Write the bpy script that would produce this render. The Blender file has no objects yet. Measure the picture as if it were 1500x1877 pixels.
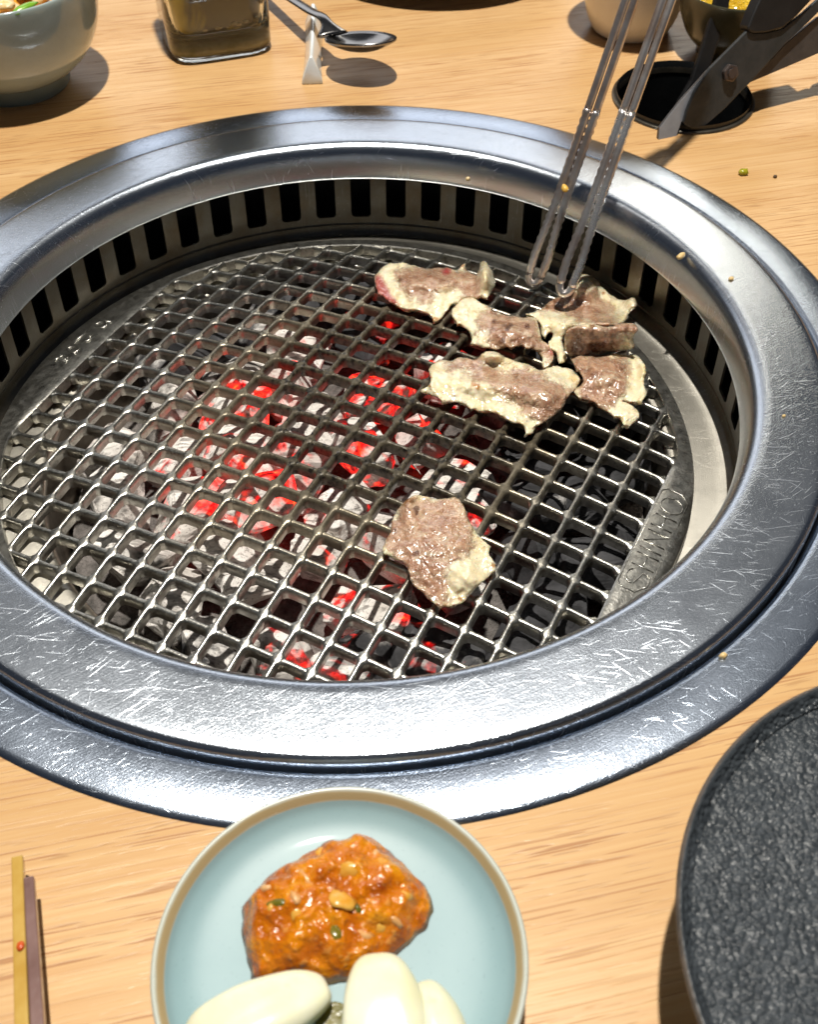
import bpy, bmesh, math, random
from math import sin, cos, pi, radians, sqrt, atan2, hypot
from mathutils import Vector, Matrix, Euler, noise, geometry

# ------------------------------------------------------------------ camera
S = bpy.context.scene
COL = S.collection
PW, PH, FPX = 1500.0, 1877.0, 2176.66
cam_d = bpy.data.cameras.new("camera")
cam = bpy.data.objects.new("camera", cam_d); COL.objects.link(cam)
cam.location = (0, -0.37574, 0.31172)
cam.rotation_euler = (0.75224, -0.00059, -0.05936)
cam_d.sensor_fit = 'HORIZONTAL'; cam_d.sensor_width = 36.0
cam_d.lens = FPX / PW * 36.0
cam_d.clip_start = 0.01; cam_d.clip_end = 50
cam_d.dof.use_dof = True; cam_d.dof.focus_distance = 0.475; cam_d.dof.aperture_fstop = 27
S.camera = cam
CR = Euler(cam.rotation_euler).to_matrix(); CO = Vector(cam.location)

# ------------------------------------------------------------------ light
S.view_settings.view_transform = 'Standard'; S.view_settings.look = 'None'
S.view_settings.gamma = 1; S.view_settings.exposure = 0.30
S.cycles.use_denoising = True
S.cycles.max_bounces = 8; S.cycles.transmission_bounces = 8
W = bpy.data.worlds.new("World"); S.world = W; W.use_nodes = True
bg = W.node_tree.nodes['Background']
bg.inputs[0].default_value = (0.48, 0.58, 0.78, 1); bg.inputs[1].default_value = 0.045

def lamp(name, kind, loc, energy, color, size, target=(0, 0, 0), size_y=None):
    d = bpy.data.lights.new(name, kind); o = bpy.data.objects.new(name, d); COL.objects.link(o)
    d.energy = energy; d.color = color; o.location = loc
    if kind == 'AREA':
        d.size = size
        if size_y: d.shape = 'RECTANGLE'; d.size_y = size_y
        else: d.shape = 'DISK'
    else: d.shadow_soft_size = size
    o.rotation_euler = (Vector(target) - Vector(loc)).to_track_quat('-Z', 'Y').to_euler()
    return o
lamp('ceiling_spot', 'AREA', (0.02, 0.10, 2.4), 75, (1.0, 0.95, 0.86), 0.07)
lamp('ceiling_spot', 'AREA', (0.30, 0.85, 2.2), 0.8, (1.0, 0.97, 0.93), 0.30)
lamp('room_reflection_light', 'AREA', (-0.3, 3.2, 1.5), 19, (0.96, 0.97, 1.0), 3.6, (0, 0, 0.2), 1.4)  # broad light added for the bright far room mirrored in the steel
lamp('room_reflection_light', 'AREA', (0.90, 2.15, 1.2), 2.8, (1.0, 0.90, 0.70), 0.5, (0.1, 0, 0.0), 0.5)  # warm light added in place of a cream object mirrored in the ring

# ------------------------------------------------------------------ helpers
def ray(px, py):
    return (CR @ Vector(((px - PW/2)/FPX, -(py - PH/2)/FPX, -1)))
def at(px, py, z=0.0):
    d = ray(px, py); t = (z - CO.z)/d.z
    return CO + d*t
def at_plane(px, py, P, n):
    d = ray(px, py); t = (P - CO).dot(n)/d.dot(n)
    return CO + d*t

def tag(o, label=None, cat=None, group=None, kind=None):
    if label: o['label'] = label
    if cat: o['category'] = cat
    if group: o['group'] = group
    if kind: o['kind'] = kind
    return o
def empty(name, loc=(0, 0, 0)):
    o = bpy.data.objects.new(name, None); COL.objects.link(o); o.location = loc
    o.empty_display_size = 0.01
    return o
def link(name, me, mat=None, parent=None, smooth=True):
    o = bpy.data.objects.new(name, me); COL.objects.link(o)
    if mat is not None:
        me.materials.append(mat)
    if smooth is True:
        me.polygons.foreach_set('use_smooth', [True]*len(me.polygons))
    if parent is not None:
        o.parent = parent
        o.matrix_parent_inverse = Matrix.Translation(-Vector(parent.location))
    return o
def bm_obj(name, bm, mat=None, parent=None, smooth=True, angle=None):
    me = bpy.data.meshes.new(name); bm.normal_update(); bm.to_mesh(me); bm.free()
    o = link(name, me, mat, parent, smooth)
    if angle: sharp(me, angle)
    return o
def sharp(me, angle):
    me.set_sharp_from_angle(angle=angle)
def py_obj(name, v, f, mat=None, parent=None, smooth=True, angle=None):
    me = bpy.data.meshes.new(name); me.from_pydata([tuple(a) for a in v], [], f); me.validate()
    o = link(name, me, mat, parent, smooth)
    if angle: sharp(me, angle)
    return o
def lathe(name, prof, mat, parent=None, n=128, c=(0, 0, 0), angle=radians(35), cap0=False, cap1=False, fn=None):
    v, f = [], []
    for (r, z) in prof:
        for k in range(n):
            a = 2*pi*k/n
            rr = r*(fn(a) if fn else 1)
            v.append((c[0] + rr*cos(a), c[1] + rr*sin(a), c[2] + z))
    m = len(prof)
    for i in range(m-1):
        for k in range(n):
            k2 = (k+1) % n
            f.append((i*n+k, i*n+k2, (i+1)*n+k2, (i+1)*n+k))
    if cap0: f.append(tuple(reversed(range(n))))
    if cap1: f.append(tuple((m-1)*n+k for k in range(n)))
    o = py_obj(name, v, f, mat, parent, True)
    bm = bmesh.new(); bm.from_mesh(o.data); bmesh.ops.recalc_face_normals(bm, faces=bm.faces); bm.to_mesh(o.data); bm.free()
    sharp(o.data, angle)
    return o
def smoothprof(pts, k=4):
    # Catmull-Rom through profile points
    out = []
    for i in range(len(pts)-1):
        p0 = pts[max(i-1, 0)]; p1 = pts[i]; p2 = pts[i+1]; p3 = pts[min(i+2, len(pts)-1)]
        for j in range(k):
            t = j/k
            q = []
            for a in range(len(p1)):
                q.append(0.5*((2*p1[a]) + (-p0[a]+p2[a])*t + (2*p0[a]-5*p1[a]+4*p2[a]-p3[a])*t*t + (-p0[a]+3*p1[a]-3*p2[a]+p3[a])*t**3))
            out.append(tuple(q))
    out.append(tuple(pts[-1]))
    return out
def tube(bm, path, rad, n=12, twist=0.0, lob=0, amp=0.0):
    path = [Vector(p) for p in path]
    rings = []
    t0 = (path[1]-path[0]).normalized()
    u = t0.orthogonal().normalized()
    L = 0.0
    for i, p in enumerate(path):
        t = (path[min(i+1, len(path)-1)] - path[max(i-1, 0)]).normalized()
        u = (u - t*u.dot(t)).normalized(); w = t.cross(u)
        r = rad[i] if isinstance(rad, (list, tuple)) else rad
        if i: L += (path[i]-path[i-1]).length
        ring = []
        for k in range(n):
            a = 2*pi*k/n
            rr = r*(1 + (amp*cos(lob*(a + twist*L)) if lob else 0))
            ring.append(bm.verts.new(p + u*(cos(a)*rr) + w*(sin(a)*rr)))
        rings.append(ring)
    for i in range(len(rings)-1):
        for k in range(n):
            bm.faces.new((rings[i][k], rings[i][(k+1) % n], rings[i+1][(k+1) % n], rings[i+1][k]))
    bm.faces.new(list(reversed(rings[0]))); bm.faces.new(rings[-1])
def prism(bm, pts, off):
    a = [bm.verts.new(p) for p in pts]; b = [bm.verts.new(Vector(p)+off) for p in pts]
    bm.faces.new(a); bm.faces.new(list(reversed(b)))
    n = len(a)
    for i in range(n): bm.faces.new((a[i], b[i], b[(i+1) % n], a[(i+1) % n]))
def bevel_all(o, w, seg=2):
    m = o.modifiers.new('bevel', 'BEVEL'); m.width = w; m.segments = seg; m.limit_method = 'ANGLE'; m.angle_limit = radians(40)
def subsurf(o, l=1):
    m = o.modifiers.new('subdivision', 'SUBSURF'); m.levels = l; m.render_levels = l
def fbm(p, oct=4): return noise.fractal(Vector(p), 1.0, 2.0, oct, noise_basis='PERLIN_ORIGINAL')
def inside(pt, poly):
    x, y = pt; c = False; n = len(poly); j = n-1
    for i in range(n):
        xi, yi = poly[i]; xj, yj = poly[j]
        if (yi > y) != (yj > y) and x < (xj-xi)*(y-yi)/(yj-yi)+xi: c = not c
        j = i
    return c
def pdist(pt, poly):
    x, y = pt; best = 1e9; n = len(poly)
    for i in range(n):
        x1, y1 = poly[i]; x2, y2 = poly[(i+1) % n]
        dx, dy = x2-x1, y2-y1; L = dx*dx+dy*dy or 1e-9
        t = max(0, min(1, ((x-x1)*dx+(y-y1)*dy)/L))
        best = min(best, hypot(x-x1-t*dx, y-y1-t*dy))
    return best
def sdist(pt, poly): return pdist(pt, poly)*(1 if inside(pt, poly) else -1)
def sstep(a, b, x):
    t = max(0.0, min(1.0, (x-a)/(b-a))); return t*t*(3-2*t)

# ------------------------------------------------------------------ materials
class M:
    def __init__(s, name, color=(0.8, 0.8, 0.8), rough=0.5, metal=0.0, **kw):
        s.m = bpy.data.materials.new(name); s.m.use_nodes = True
        s.t = s.m.node_tree; s.n = s.t.nodes; s.b = s.n['Principled BSDF']
        s.set('Base Color', (*color, 1)); s.set('Roughness', rough); s.set('Metallic', metal)
        for k, v in kw.items(): s.set(k.replace('_', ' '), v)
    def set(s, k, v): s.b.inputs[k].default_value = v
    def node(s, typ, **kw):
        n = s.n.new(typ)
        for k, v in kw.items():
            if k.startswith('i_'):
                key = k[2:]
                key = int(key) if key.isdigit() else key.replace('_', ' ')
                n.inputs[key].default_value = v
            else: setattr(n, k, v)
        return n
    def L(s, a, b): s.t.links.new(a, b)
    def obj(s): return s.node('ShaderNodeTexCoord').outputs['Object']
    def mapping(s, vec, scale=(1, 1, 1), rot=(0, 0, 0), loc=(0, 0, 0)):
        m = s.node('ShaderNodeMapping'); m.inputs['Scale'].default_value = scale
        m.inputs['Rotation'].default_value = rot; m.inputs['Location'].default_value = loc
        s.L(vec, m.inputs['Vector']); return m.outputs[0]
    def noise(s, vec, scale, detail=3, rough=0.5, dist=0.0):
        n = s.node('ShaderNodeTexNoise'); n.inputs['Scale'].default_value = scale
        n.inputs['Detail'].default_value = detail; n.inputs['Roughness'].default_value = rough; n.inputs['Distortion'].default_value = dist
        if vec is not None: s.L(vec, n.inputs['Vector'])
        return n.outputs['Fac']
    def voro(s, vec, scale, feature='F1', out='Distance', rnd=1.0, smooth=None):
        n = s.node('ShaderNodeTexVoronoi'); n.feature = feature; n.inputs['Scale'].default_value = scale
        n.inputs['Randomness'].default_value = rnd
        if smooth is not None and feature == 'SMOOTH_F1': n.inputs['Smoothness'].default_value = smooth
        if vec is not None: s.L(vec, n.inputs['Vector'])
        return n.outputs[out]
    def ramp(s, fac, stops, interp='LINEAR'):
        r = s.node('ShaderNodeValToRGB'); r.color_ramp.interpolation = interp
        e = r.color_ramp.elements
        while len(e) > 1: e.remove(e[-1])
        e[0].position = stops[0][0]; e[0].color = (*col(stops[0][1]), 1)
        for p, c in stops[1:]:
            x = e.new(p); x.color = (*col(c), 1)
        s.L(fac, r.inputs[0]); return r.outputs[0]
    def rng(s, v, a, b, c=0.0, d=1.0, smooth=False):
        m = s.node('ShaderNodeMapRange'); m.inputs[1].default_value = a; m.inputs[2].default_value = b
        m.inputs[3].default_value = c; m.inputs[4].default_value = d
        if smooth: m.interpolation_type = 'SMOOTHSTEP'
        s.L(v, m.inputs[0]); return m.outputs[0]
    def math(s, op, a, b=None, c=None):
        m = s.node('ShaderNodeMath', operation=op)
        for i, x in enumerate((a, b, c)):
            if x is None: continue
            if isinstance(x, (int, float)): m.inputs[i].default_value = x
            else: s.L(x, m.inputs[i])
        return m.outputs[0]
    def mix(s, fac, a, b, blend='MIX'):
        m = s.node('ShaderNodeMix', data_type='RGBA', blend_type=blend)
        for k, x in ((0, fac), (6, a), (7, b)):
            if isinstance(x, (int, float)): m.inputs[k].default_value = x
            elif isinstance(x, tuple): m.inputs[k].default_value = (*x, 1)
            else: s.L(x, m.inputs[k])
        return m.outputs[2]
    def bump(s, h, strength=0.3, dist=0.001, normal=None):
        b = s.node('ShaderNodeBump'); b.inputs['Strength'].default_value = strength; b.inputs['Distance'].default_value = dist
        s.L(h, b.inputs['Height'])
        if normal is not None: s.L(normal, b.inputs['Normal'])
        s.L(b.outputs[0], s.b.inputs['Normal']); return b.outputs[0]
    def to(s, k, v): s.L(v, s.b.inputs[k])
    def polar(s):
        o = s.obj(); sep = s.node('ShaderNodeSeparateXYZ'); s.L(o, sep.inputs[0])
        x, y, z = sep.outputs
        r = s.math('SQRT', s.math('ADD', s.math('MULTIPLY', x, x), s.math('MULTIPLY', y, y)))
        a = s.math('ARCTAN2', y, x)
        return r, a, z
    def vec(s, x, y, z=0.0):
        c = s.node('ShaderNodeCombineXYZ')
        for i, v in enumerate((x, y, z)):
            if isinstance(v, (int, float)): c.inputs[i].default_value = v
            else: s.L(v, c.inputs[i])
        return c.outputs[0]
def col(c): return c if isinstance(c, tuple) else (c, c, c)

def steel(name, base=(0.60, 0.60, 0.61), rough=0.24, scratch=0.5, brush=0.35, aniso=0.5, heat=False, grime=0.0):
    k = M(name, base, rough, 1.0)
    k.set('Anisotropic', aniso)
    tg = k.node('ShaderNodeTangent', direction_type='RADIAL', axis='Z'); k.L(tg.outputs[0], k.b.inputs['Tangent'])
    o = k.obj(); r, a, z = k.polar()
    br = k.noise(k.vec(k.math('MULTIPLY', r, 2600.0), k.math('MULTIPLY', a, 6.0)), 1.0, 2)
    cl = k.noise(o, 34.0, 4, 0.6)                                # cloudy polish
    # scratches in several directions
    sc = None
    for i, (ang, sx, sy, th) in enumerate([(0.15, 48, 4800, .725), (0.75, 60, 4800, .735), (2.4, 55, 4800, .735), (1.45, 90, 4800, .74), (2.95, 40, 4400, .725), (0.40, 130, 4800, .725), (-0.15, 80, 4600, .725), (0.60, 36, 4200, .735)]):
        n = k.noise(k.mapping(k.mapping(o, (1, 1, 1), (0, 0, -ang)), (sx, sy, 40), (0, 0, 0), (i*3.1, i*1.7, 0)), 1.0, 1.5, 0.5, 0.15)
        m = k.rng(n, th, th+0.035)
        sc = m if sc is None else k.math('MAXIMUM', sc, m)
    dots = k.rng(k.voro(o, 420.0), 0.17, 0.10)                   # little pits
    patch = k.rng(k.noise(o, 13.0, 2), 0.40, 0.62)
    scm = k.math('MULTIPLY', k.math('MAXIMUM', sc, k.math('MULTIPLY', dots, 0.6)), k.math('MULTIPLY_ADD', patch, 0.75, 0.25))
    scm = k.math('MULTIPLY', scm, scratch)
    rgh = k.math('ADD', k.math('MULTIPLY_ADD', cl, 0.09, rough-0.045), k.math('MULTIPLY', scm, 0.30))
    k.to('Roughness', rgh)
    bc = k.mix(scm, base, (0.88, 0.91, 0.95))
    if heat:
        st = k.rng(k.noise(o, 42.0, 4, 0.65), 0.42, 0.70)
        bc = k.mix(k.math('MULTIPLY', st, 0.8), bc, (0.11, 0.082, 0.052))
    if grime:
        st = k.rng(k.noise(o, 60.0, 5, 0.65), 0.5, 0.75); bc = k.mix(k.math('MULTIPLY', st, grime), bc, (0.09, 0.08, 0.06))
    k.to('Base Color', bc)
    h = k.math('ADD', k.math('ADD', k.math('MULTIPLY', br, brush), k.math('ADD', k.math('MULTIPLY', k.noise(o, 2200.0, 2), 0.8), k.math('MULTIPLY', k.noise(k.mapping(k.mapping(o, (1, 1, 1), (0, 0, -0.5)), (160, 2200, 1)), 1.0, 2), 0.6))), k.math('MULTIPLY', scm, 1.6))
    k.bump(k.math('ADD', h, k.math('MULTIPLY', cl, 0.8)), 0.20, 0.0004)
    return k.m

def wood():
    k = M('oak_table', (0.6, 0.38, 0.18), 0.34)
    o = k.obj()
    w = k.noise(o, 3.0, 1)
    base = k.mapping(o, (1, 1, 1), (0, 0, -0.165))
    wav = k.node('ShaderNodeVectorMath', operation='ADD'); k.L(base, wav.inputs[0])
    k.L(k.vec(0.0, k.math('MULTIPLY_ADD', w, 0.016, -0.008)), wav.inputs[1]); v = wav.outputs[0]
    big = k.noise(k.mapping(v, (2.0, 26, 1)), 1.0, 3, 0.6)
    fine = k.noise(k.mapping(v, (6, 520, 1)), 1.0, 4, 0.65)
    dash = k.rng(k.noise(k.mapping(v, (26, 950, 1), (0, 0, 0), (3, 7, 0)), 1.0, 1.2, 0.45), 0.595, 0.64)
    dash2 = k.rng(k.noise(k.mapping(v, (70, 1300, 1), (0, 0, 0), (13, 1, 0)), 1.0, 1.0, 0.4), 0.60, 0.66)
    band = k.rng(k.noise(k.mapping(v, (3, 60, 1), (0, 0, 0), (1, 9, 0)), 1.0, 2), 0.38, 0.6)
    c = k.ramp(big, [(0.3, (0.51, 0.305, 0.128)), (0.5, (0.58, 0.37, 0.172)), (0.72, (0.64, 0.43, 0.22))])
    c = k.mix(k.rng(fine, 0.36, 0.68, 0.0, 0.60), c, (0.47, 0.245, 0.09))
    c = k.mix(k.math('MULTIPLY', k.math('MULTIPLY', dash, k.math('MULTIPLY_ADD', band, 0.7, 0.3)), 0.88), c, (0.34, 0.15, 0.05))
    c = k.mix(k.math('MULTIPLY', k.math('MULTIPLY', dash2, band), 0.5), c, (0.30, 0.15, 0.06))
    k.to('Base Color', c)
    k.to('Roughness', k.math('ADD', k.math('MULTIPLY', dash, 0.15), k.math('MULTIPLY_ADD', fine, 0.14, 0.26)))
    k.set('Specular IOR Level', 0.35)
    h = k.math('SUBTRACT', k.math('MULTIPLY', fine, 0.5), k.math('ADD', dash, k.math('MULTIPLY', dash2, 0.6)))
    k.bump(h, 0.22, 0.0004)
    return k.m

SOOT = at(715, 735, -0.028)
def grate_mat():
    k = M('cast_grate', (0.5, 0.49, 0.45), 0.34, 1.0)
    o = k.obj(); r, a, z = k.polar()
    sep = k.node('ShaderNodeSeparateXYZ'); k.L(o, sep.inputs[0]); x, y, _ = sep.outputs
    # soot burnt on over the hottest coals, an uneven patch a little behind the middle
    dx = k.math('SUBTRACT', x, SOOT.x); dy = k.math('SUBTRACT', y, SOOT.y)
    d = k.math('SQRT', k.math('ADD', k.math('MULTIPLY', dx, dx), k.math('MULTIPLY', dy, dy)))
    d = k.math('ADD', d, k.math('MULTIPLY_ADD', k.noise(o, 26.0, 3, 0.6), 0.07, -0.035))
    soot = k.rng(d, 0.088, 0.052, 0, 1, True); tan = k.rng(d, 0.125, 0.05, 0, 1, True)
    sp = k.rng(k.noise(o, 420.0, 3, 0.6), 0.45, 0.62)
    c = k.mix(k.math('MULTIPLY', tan, 0.75), (0.48, 0.47, 0.43), (0.30, 0.225, 0.105))
    c = k.mix(k.math('MULTIPLY', soot, k.math('MULTIPLY_ADD', sp, 0.25, 0.75)), c, (0.010, 0.008, 0.006))
    c = k.mix(k.math('MULTIPLY', k.rng(k.noise(o, 700.0, 2), 0.52, 0.66), 0.35), c, (0.12, 0.10, 0.07))
    k.to('Base Color', c)
    k.to('Metallic', k.math('MULTIPLY_ADD', soot, -0.75, 1.0))
    k.to('Roughness', k.math('MULTIPLY_ADD', k.noise(o, 300.0, 3), 0.26, 0.20))
    k.bump(k.noise(o, 900.0, 3, 0.6), 0.30, 0.0005)
    return k.m

def coal_mat():
    k = M('charcoal', (0.03, 0.03, 0.03), 0.8)
    oi = k.node('ShaderNodeObjectInfo')
    sep = k.node('ShaderNodeSeparateColor'); k.L(oi.outputs['Color'], sep.inputs[0])
    heat, ash, warm = sep.outputs
    o = k.obj()
    rv = k.node('ShaderNodeVectorMath', operation='ADD'); k.L(o, rv.inputs[0])
    k.L(k.vec(k.math('MULTIPLY', oi.outputs['Random'], 7.0), oi.outputs['Random'], k.math('MULTIPLY', oi.outputs['Random'], 3.0)), rv.inputs[1]); v = rv.outputs[0]
    n1 = k.noise(v, 60.0, 4, 0.6); n2 = k.noise(k.mapping(v, (40, 330, 330)), 1.0, 3, 0.6); n3 = k.noise(v, 900.0, 2)
    n4 = k.noise(k.mapping(v, (1, 1, 1), (0.4, 0.9, 0.2), (4, 4, 4)), 75.0, 3, 0.55, 0.6)
    dark = k.mix(k.rng(n1, 0.35, 0.65), (0.012, 0.012, 0.014), (0.055, 0.055, 0.06))
    ashc = k.mix(k.rng(n1, 0.4, 0.65), (0.60, 0.56, 0.52), (0.80, 0.775, 0.74))
    ashc = k.mix(k.math('MULTIPLY', k.rng(n2, 0.52, 0.62), 0.65), ashc, (0.10, 0.085, 0.075))
    ashc = k.mix(k.math('MULTIPLY', k.rng(n3, 0.60, 0.68), 0.6), ashc, (0.12, 0.10, 0.09))
    am = k.rng(k.math('ADD', k.math('MULTIPLY_ADD', n1, 0.9, -0.45), ash), 0.35, 0.60, 0, 1, True)
    c = k.mix(am, dark, ashc)
    g = k.rng(k.math('ADD', k.math('MULTIPLY', heat, 0.5), k.math('MULTIPLY_ADD', n4, 1.6, -0.8)), 0.24, 0.52, 0, 1, True)
    g = k.math('MULTIPLY', g, k.rng(heat, 0.05, 0.3))
    k.to('Base Color', k.mix(g, c, (0.05, 0.012, 0.008)))
    flick = k.noise(v, 260.0, 3, 0.6)
    k.to('Emission Color', k.ramp(flick, [(0.34, (0.45, 0.002, 0.004)), (0.50, (1.0, 0.008, 0.010)), (0.64, (1.0, 0.04, 0.012)), (0.76, (1.0, 0.17, 0.03))]))
    k.to('Emission Strength', k.math('MULTIPLY', g, k.rng(flick, 0.32, 0.68, 0.2, 2.3)))
    k.bump(k.math('ADD', k.math('MULTIPLY', n2, 0.6), k.math('ADD', k.math('MULTIPLY', n3, 0.2), n1)), 0.55, 0.0016)
    return k.m

def meat_mat():
    k = M('seared_meat', (0.4, 0.2, 0.15), 0.3)
    at_ = k.node('ShaderNodeAttribute', attribute_name='tissue')
    sep = k.node('ShaderNodeSeparateColor'); k.L(at_.outputs['Color'], sep.inputs[0])
    lean, brown, raw = sep.outputs
    o = k.obj()
    n1 = k.noise(o, 110.0, 4, 0.65, 0.4); n2 = k.noise(o, 420.0, 3, 0.6); n3 = k.noise(o, 1100.0, 2)
    fat = k.mix(k.rng(n1, 0.35, 0.68), (0.80, 0.73, 0.54), (0.74, 0.61, 0.34))
    fat = k.mix(k.math('MULTIPLY', k.rng(n2, 0.5, 0.7), 0.35), fat, (0.70, 0.66, 0.54))
    fat = k.mix(k.math('MULTIPLY', k.rng(k.noise(o, 150.0, 3, 0.6), 0.58, 0.72), 0.4), fat, (0.60, 0.35, 0.09))
    ln = k.ramp(n1, [(0.25, (0.16, 0.060, 0.034)), (0.40, (0.31, 0.155, 0.090)), (0.55, (0.45, 0.275, 0.175)), (0.72, (0.58, 0.42, 0.28))])
    ln = k.mix(k.math('MULTIPLY', k.rng(n2, 0.52, 0.68), 0.5), ln, (0.46, 0.33, 0.24))
    vein = k.rng(k.noise(k.mapping(o, (60, 260, 120), (0, 0, 0.6)), 1.0, 3, 0.6, 0.8), 0.56, 0.66)
    ln = k.mix(k.math('MULTIPLY', vein, 0.55), ln, (0.58, 0.47, 0.33))
    lf = k.rng(k.math('ADD', lean, k.math('ADD', k.math('MULTIPLY_ADD', n1, 1.5, -0.75), k.math('MULTIPLY_ADD', n2, 0.8, -0.4))), 0.22, 0.82, 0, 1, True)
    c = k.mix(lf, fat, ln)
    c = k.mix(k.math('MULTIPLY', raw, 0.9), c, (0.36, 0.04, 0.045))
    bf = k.rng(k.math('ADD', brown, k.math('MULTIPLY_ADD', n2, 0.6, -0.3)), 0.35, 0.8, 0, 1, True)
    c = k.mix(k.math('MULTIPLY', bf, 0.88), c, k.mix(lean, (0.42, 0.17, 0.025), (0.085, 0.03, 0.014)))
    k.to('Base Color', c)
    k.to('Roughness', k.rng(n2, 0.35, 0.65, 0.10, 0.34))
    k.set('Specular IOR Level', 0.6)
    k.set('Subsurface Weight', 0.4); k.set('Subsurface Radius', (1.0, 0.55, 0.3)); k.set('Subsurface Scale', 0.0035)
    k.set('Coat Weight', 0.85); k.set('Coat Roughness', 0.16); k.set('Coat IOR', 1.6)
    drop = k.math('MULTIPLY', k.rng(k.voro(o, 620.0), 0.36, 0.05, 0, 1, True), k.rng(k.noise(o, 90.0, 2), 0.42, 0.6))
    wgt = k.math('MULTIPLY_ADD', lf, 0.75, 0.25)
    hh = k.math('ADD', k.math('ADD', n1, k.math('MULTIPLY', n2, 0.7)), k.math('MULTIPLY', n3, 0.5))
    k.bump(k.math('ADD', k.math('MULTIPLY', hh, wgt), k.math('MULTIPLY', drop, 0.8)), 0.6, 0.0014)
    return k.m

def glaze(name, c1, c2, rough=0.16, band=None):
    k = M(name, c1, rough); o = k.obj()
    n = k.noise(o, 30.0, 4, 0.6)
    c = k.mix(k.rng(n, 0.35, 0.65), c1, c2)
    c = k.mix(k.math('MULTIPLY', k.rng(k.noise(o, 900.0, 2), 0.66, 0.72), 0.25), c, tuple(x*0.6 for x in c1))
    if band:
        r0, r1, bc = band
        r, a, z = k.polar()
        rr = k.math('ADD', r, k.math('MULTIPLY_ADD', k.noise(o, 90.0, 2), 0.0008, -0.0004))
        mk = k.math('MULTIPLY', k.rng(rr, r0-0.0004, r0+0.0003), k.rng(rr, r1+0.0004, r1-0.0003))
        c = k.mix(k.math('MULTIPLY', mk, 0.85), c, bc)
    k.to('Base Color', c); k.set('Coat Weight', 0.4 if rough < 0.2 else 0.08); k.set('Coat Roughness', 0.06)
    k.bump(k.noise(o, 120.0, 3), 0.06, 0.0006)
    return k.m

def simple(name, c1, c2, rough=0.4, scale=80.0, metal=0.0, bump=0.15, bd=0.0006, **kw):
    k = M(name, c1, rough, metal, **kw); o = k.obj(); n = k.noise(o, scale, 4, 0.6)
    k.to('Base Color', k.mix(k.rng(n, 0.35, 0.65), c1, c2))
    k.to('Roughness', k.math('MULTIPLY_ADD', n, 0.14, rough-0.07))
    if bump: k.bump(k.noise(o, scale*5, 3), bump, bd)
    return k.m

MAT = dict(
    wood=wood(),
    ring=steel('ring_steel', (0.58, 0.63, 0.70), 0.235, 0.34, aniso=0.3),
    flange=steel('flange_steel', (0.51, 0.58, 0.69), 0.228, 0.34, aniso=0.3),
    wall=steel('wall_steel', (0.145, 0.135, 0.115), 0.40, 0.2, heat=True),
    ledge=steel('ledge_steel', (0.60, 0.57, 0.50), 0.36, 0.3, grime=0.3),
    pot=steel('pot_steel', (0.40, 0.36, 0.30), 0.42, 0.2, heat=True),
    grate=grate_mat(), coal=coal_mat(), meat=meat_mat(),
    black=simple('soot_black', (0.006, 0.006, 0.006), (0.012, 0.011, 0.010), 0.8),
)

# ------------------------------------------------------------------ table
RA = 0.21
HOLE = (0.1812, 0.2081, 0.0365)
def build_table():
    x0, x1, y0, y1 = -0.75, 0.75, -0.55, 0.85
    vs, es = [], []
    def loop(pts):
        b = len(vs); vs.extend(Vector(p) for p in pts); n = len(pts)
        es.extend((b+i, b+(i+1) % n) for i in range(n))
    loop([(x0, y0), (x1, y0), (x1, y1), (x0, y1)])
    c1 = [(0.196*cos(2*pi*k/96), 0.196*sin(2*pi*k/96)) for k in range(96)]
    c2 = [(HOLE[0]+HOLE[2]*cos(2*pi*k/64), HOLE[1]+HOLE[2]*sin(2*pi*k/64)) for k in range(64)]
    loop(c1); loop(c2)
    ov, oe, of, *_ = geometry.delaunay_2d_cdt(vs, es, [], 1, 1e-6)
    bm = bmesh.new(); bv = [bm.verts.new((v.x, v.y, 0)) for v in ov]
    for f in of:
        cx = sum(ov[i].x for i in f)/len(f); cy = sum(ov[i].y for i in f)/len(f)
        if hypot(cx, cy) < 0.1955 or hypot(cx-HOLE[0], cy-HOLE[1]) < HOLE[2]-0.0005: continue
        bm.faces.new([bv[i] for i in f])
    for v in [v for v in bm.verts if not v.link_faces]: bm.verts.remove(v)
    bmesh.ops.recalc_face_normals(bm, faces=bm.faces)
    for f in bm.faces:
        if f.normal.z < 0: f.normal_flip()
    r = bmesh.ops.extrude_face_region(bm, geom=bm.faces[:])
    # the extruded copy becomes the underside
    for v in [g for g in r['geom'] if isinstance(g, bmesh.types.BMVert)]: v.co.z = -0.03
    bmesh.ops.recalc_face_normals(bm, faces=bm.faces)
    o = bm_obj('table', bm, MAT['wood'], None, False)
    tag(o, kind='structure')
build_table()

# ------------------------------------------------------------------ the built-in grill
grill = empty('table_grill', (0, 0, 0))
tag(grill, 'round stainless steel charcoal grill sunk into the oak table', 'grill')
lathe('flange', [(0.1880, -0.014), (0.1896, -0.006), (0.1902, -0.0006), (0.1908, 0.0010), (0.1918, 0.0017), (0.1935, 0.0019), (0.2075, 0.0014), (0.2095, 0.0009), (0.2102, 0.0002), (0.2100, -0.0004)], MAT['flange'], grill, 192)
lathe('top_ring', smoothprof([(0.1876, -0.008), (0.1888, -0.003), (0.1891, 0.0016), (0.1887, 0.0036), (0.1876, 0.0047), (0.1855, 0.0053), (0.176, 0.0059), (0.168, 0.0063), (0.1645, 0.0064), (0.1620, 0.0060), (0.1598, 0.0044), (0.1583, 0.0018), (0.1572, -0.0024), (0.1566, -0.0070), (0.1566, -0.0100), (0.1574, -0.0112), (0.1590, -0.0105), (0.1605, -0.007)], 4), MAT['ring'], grill, 192)
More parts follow.
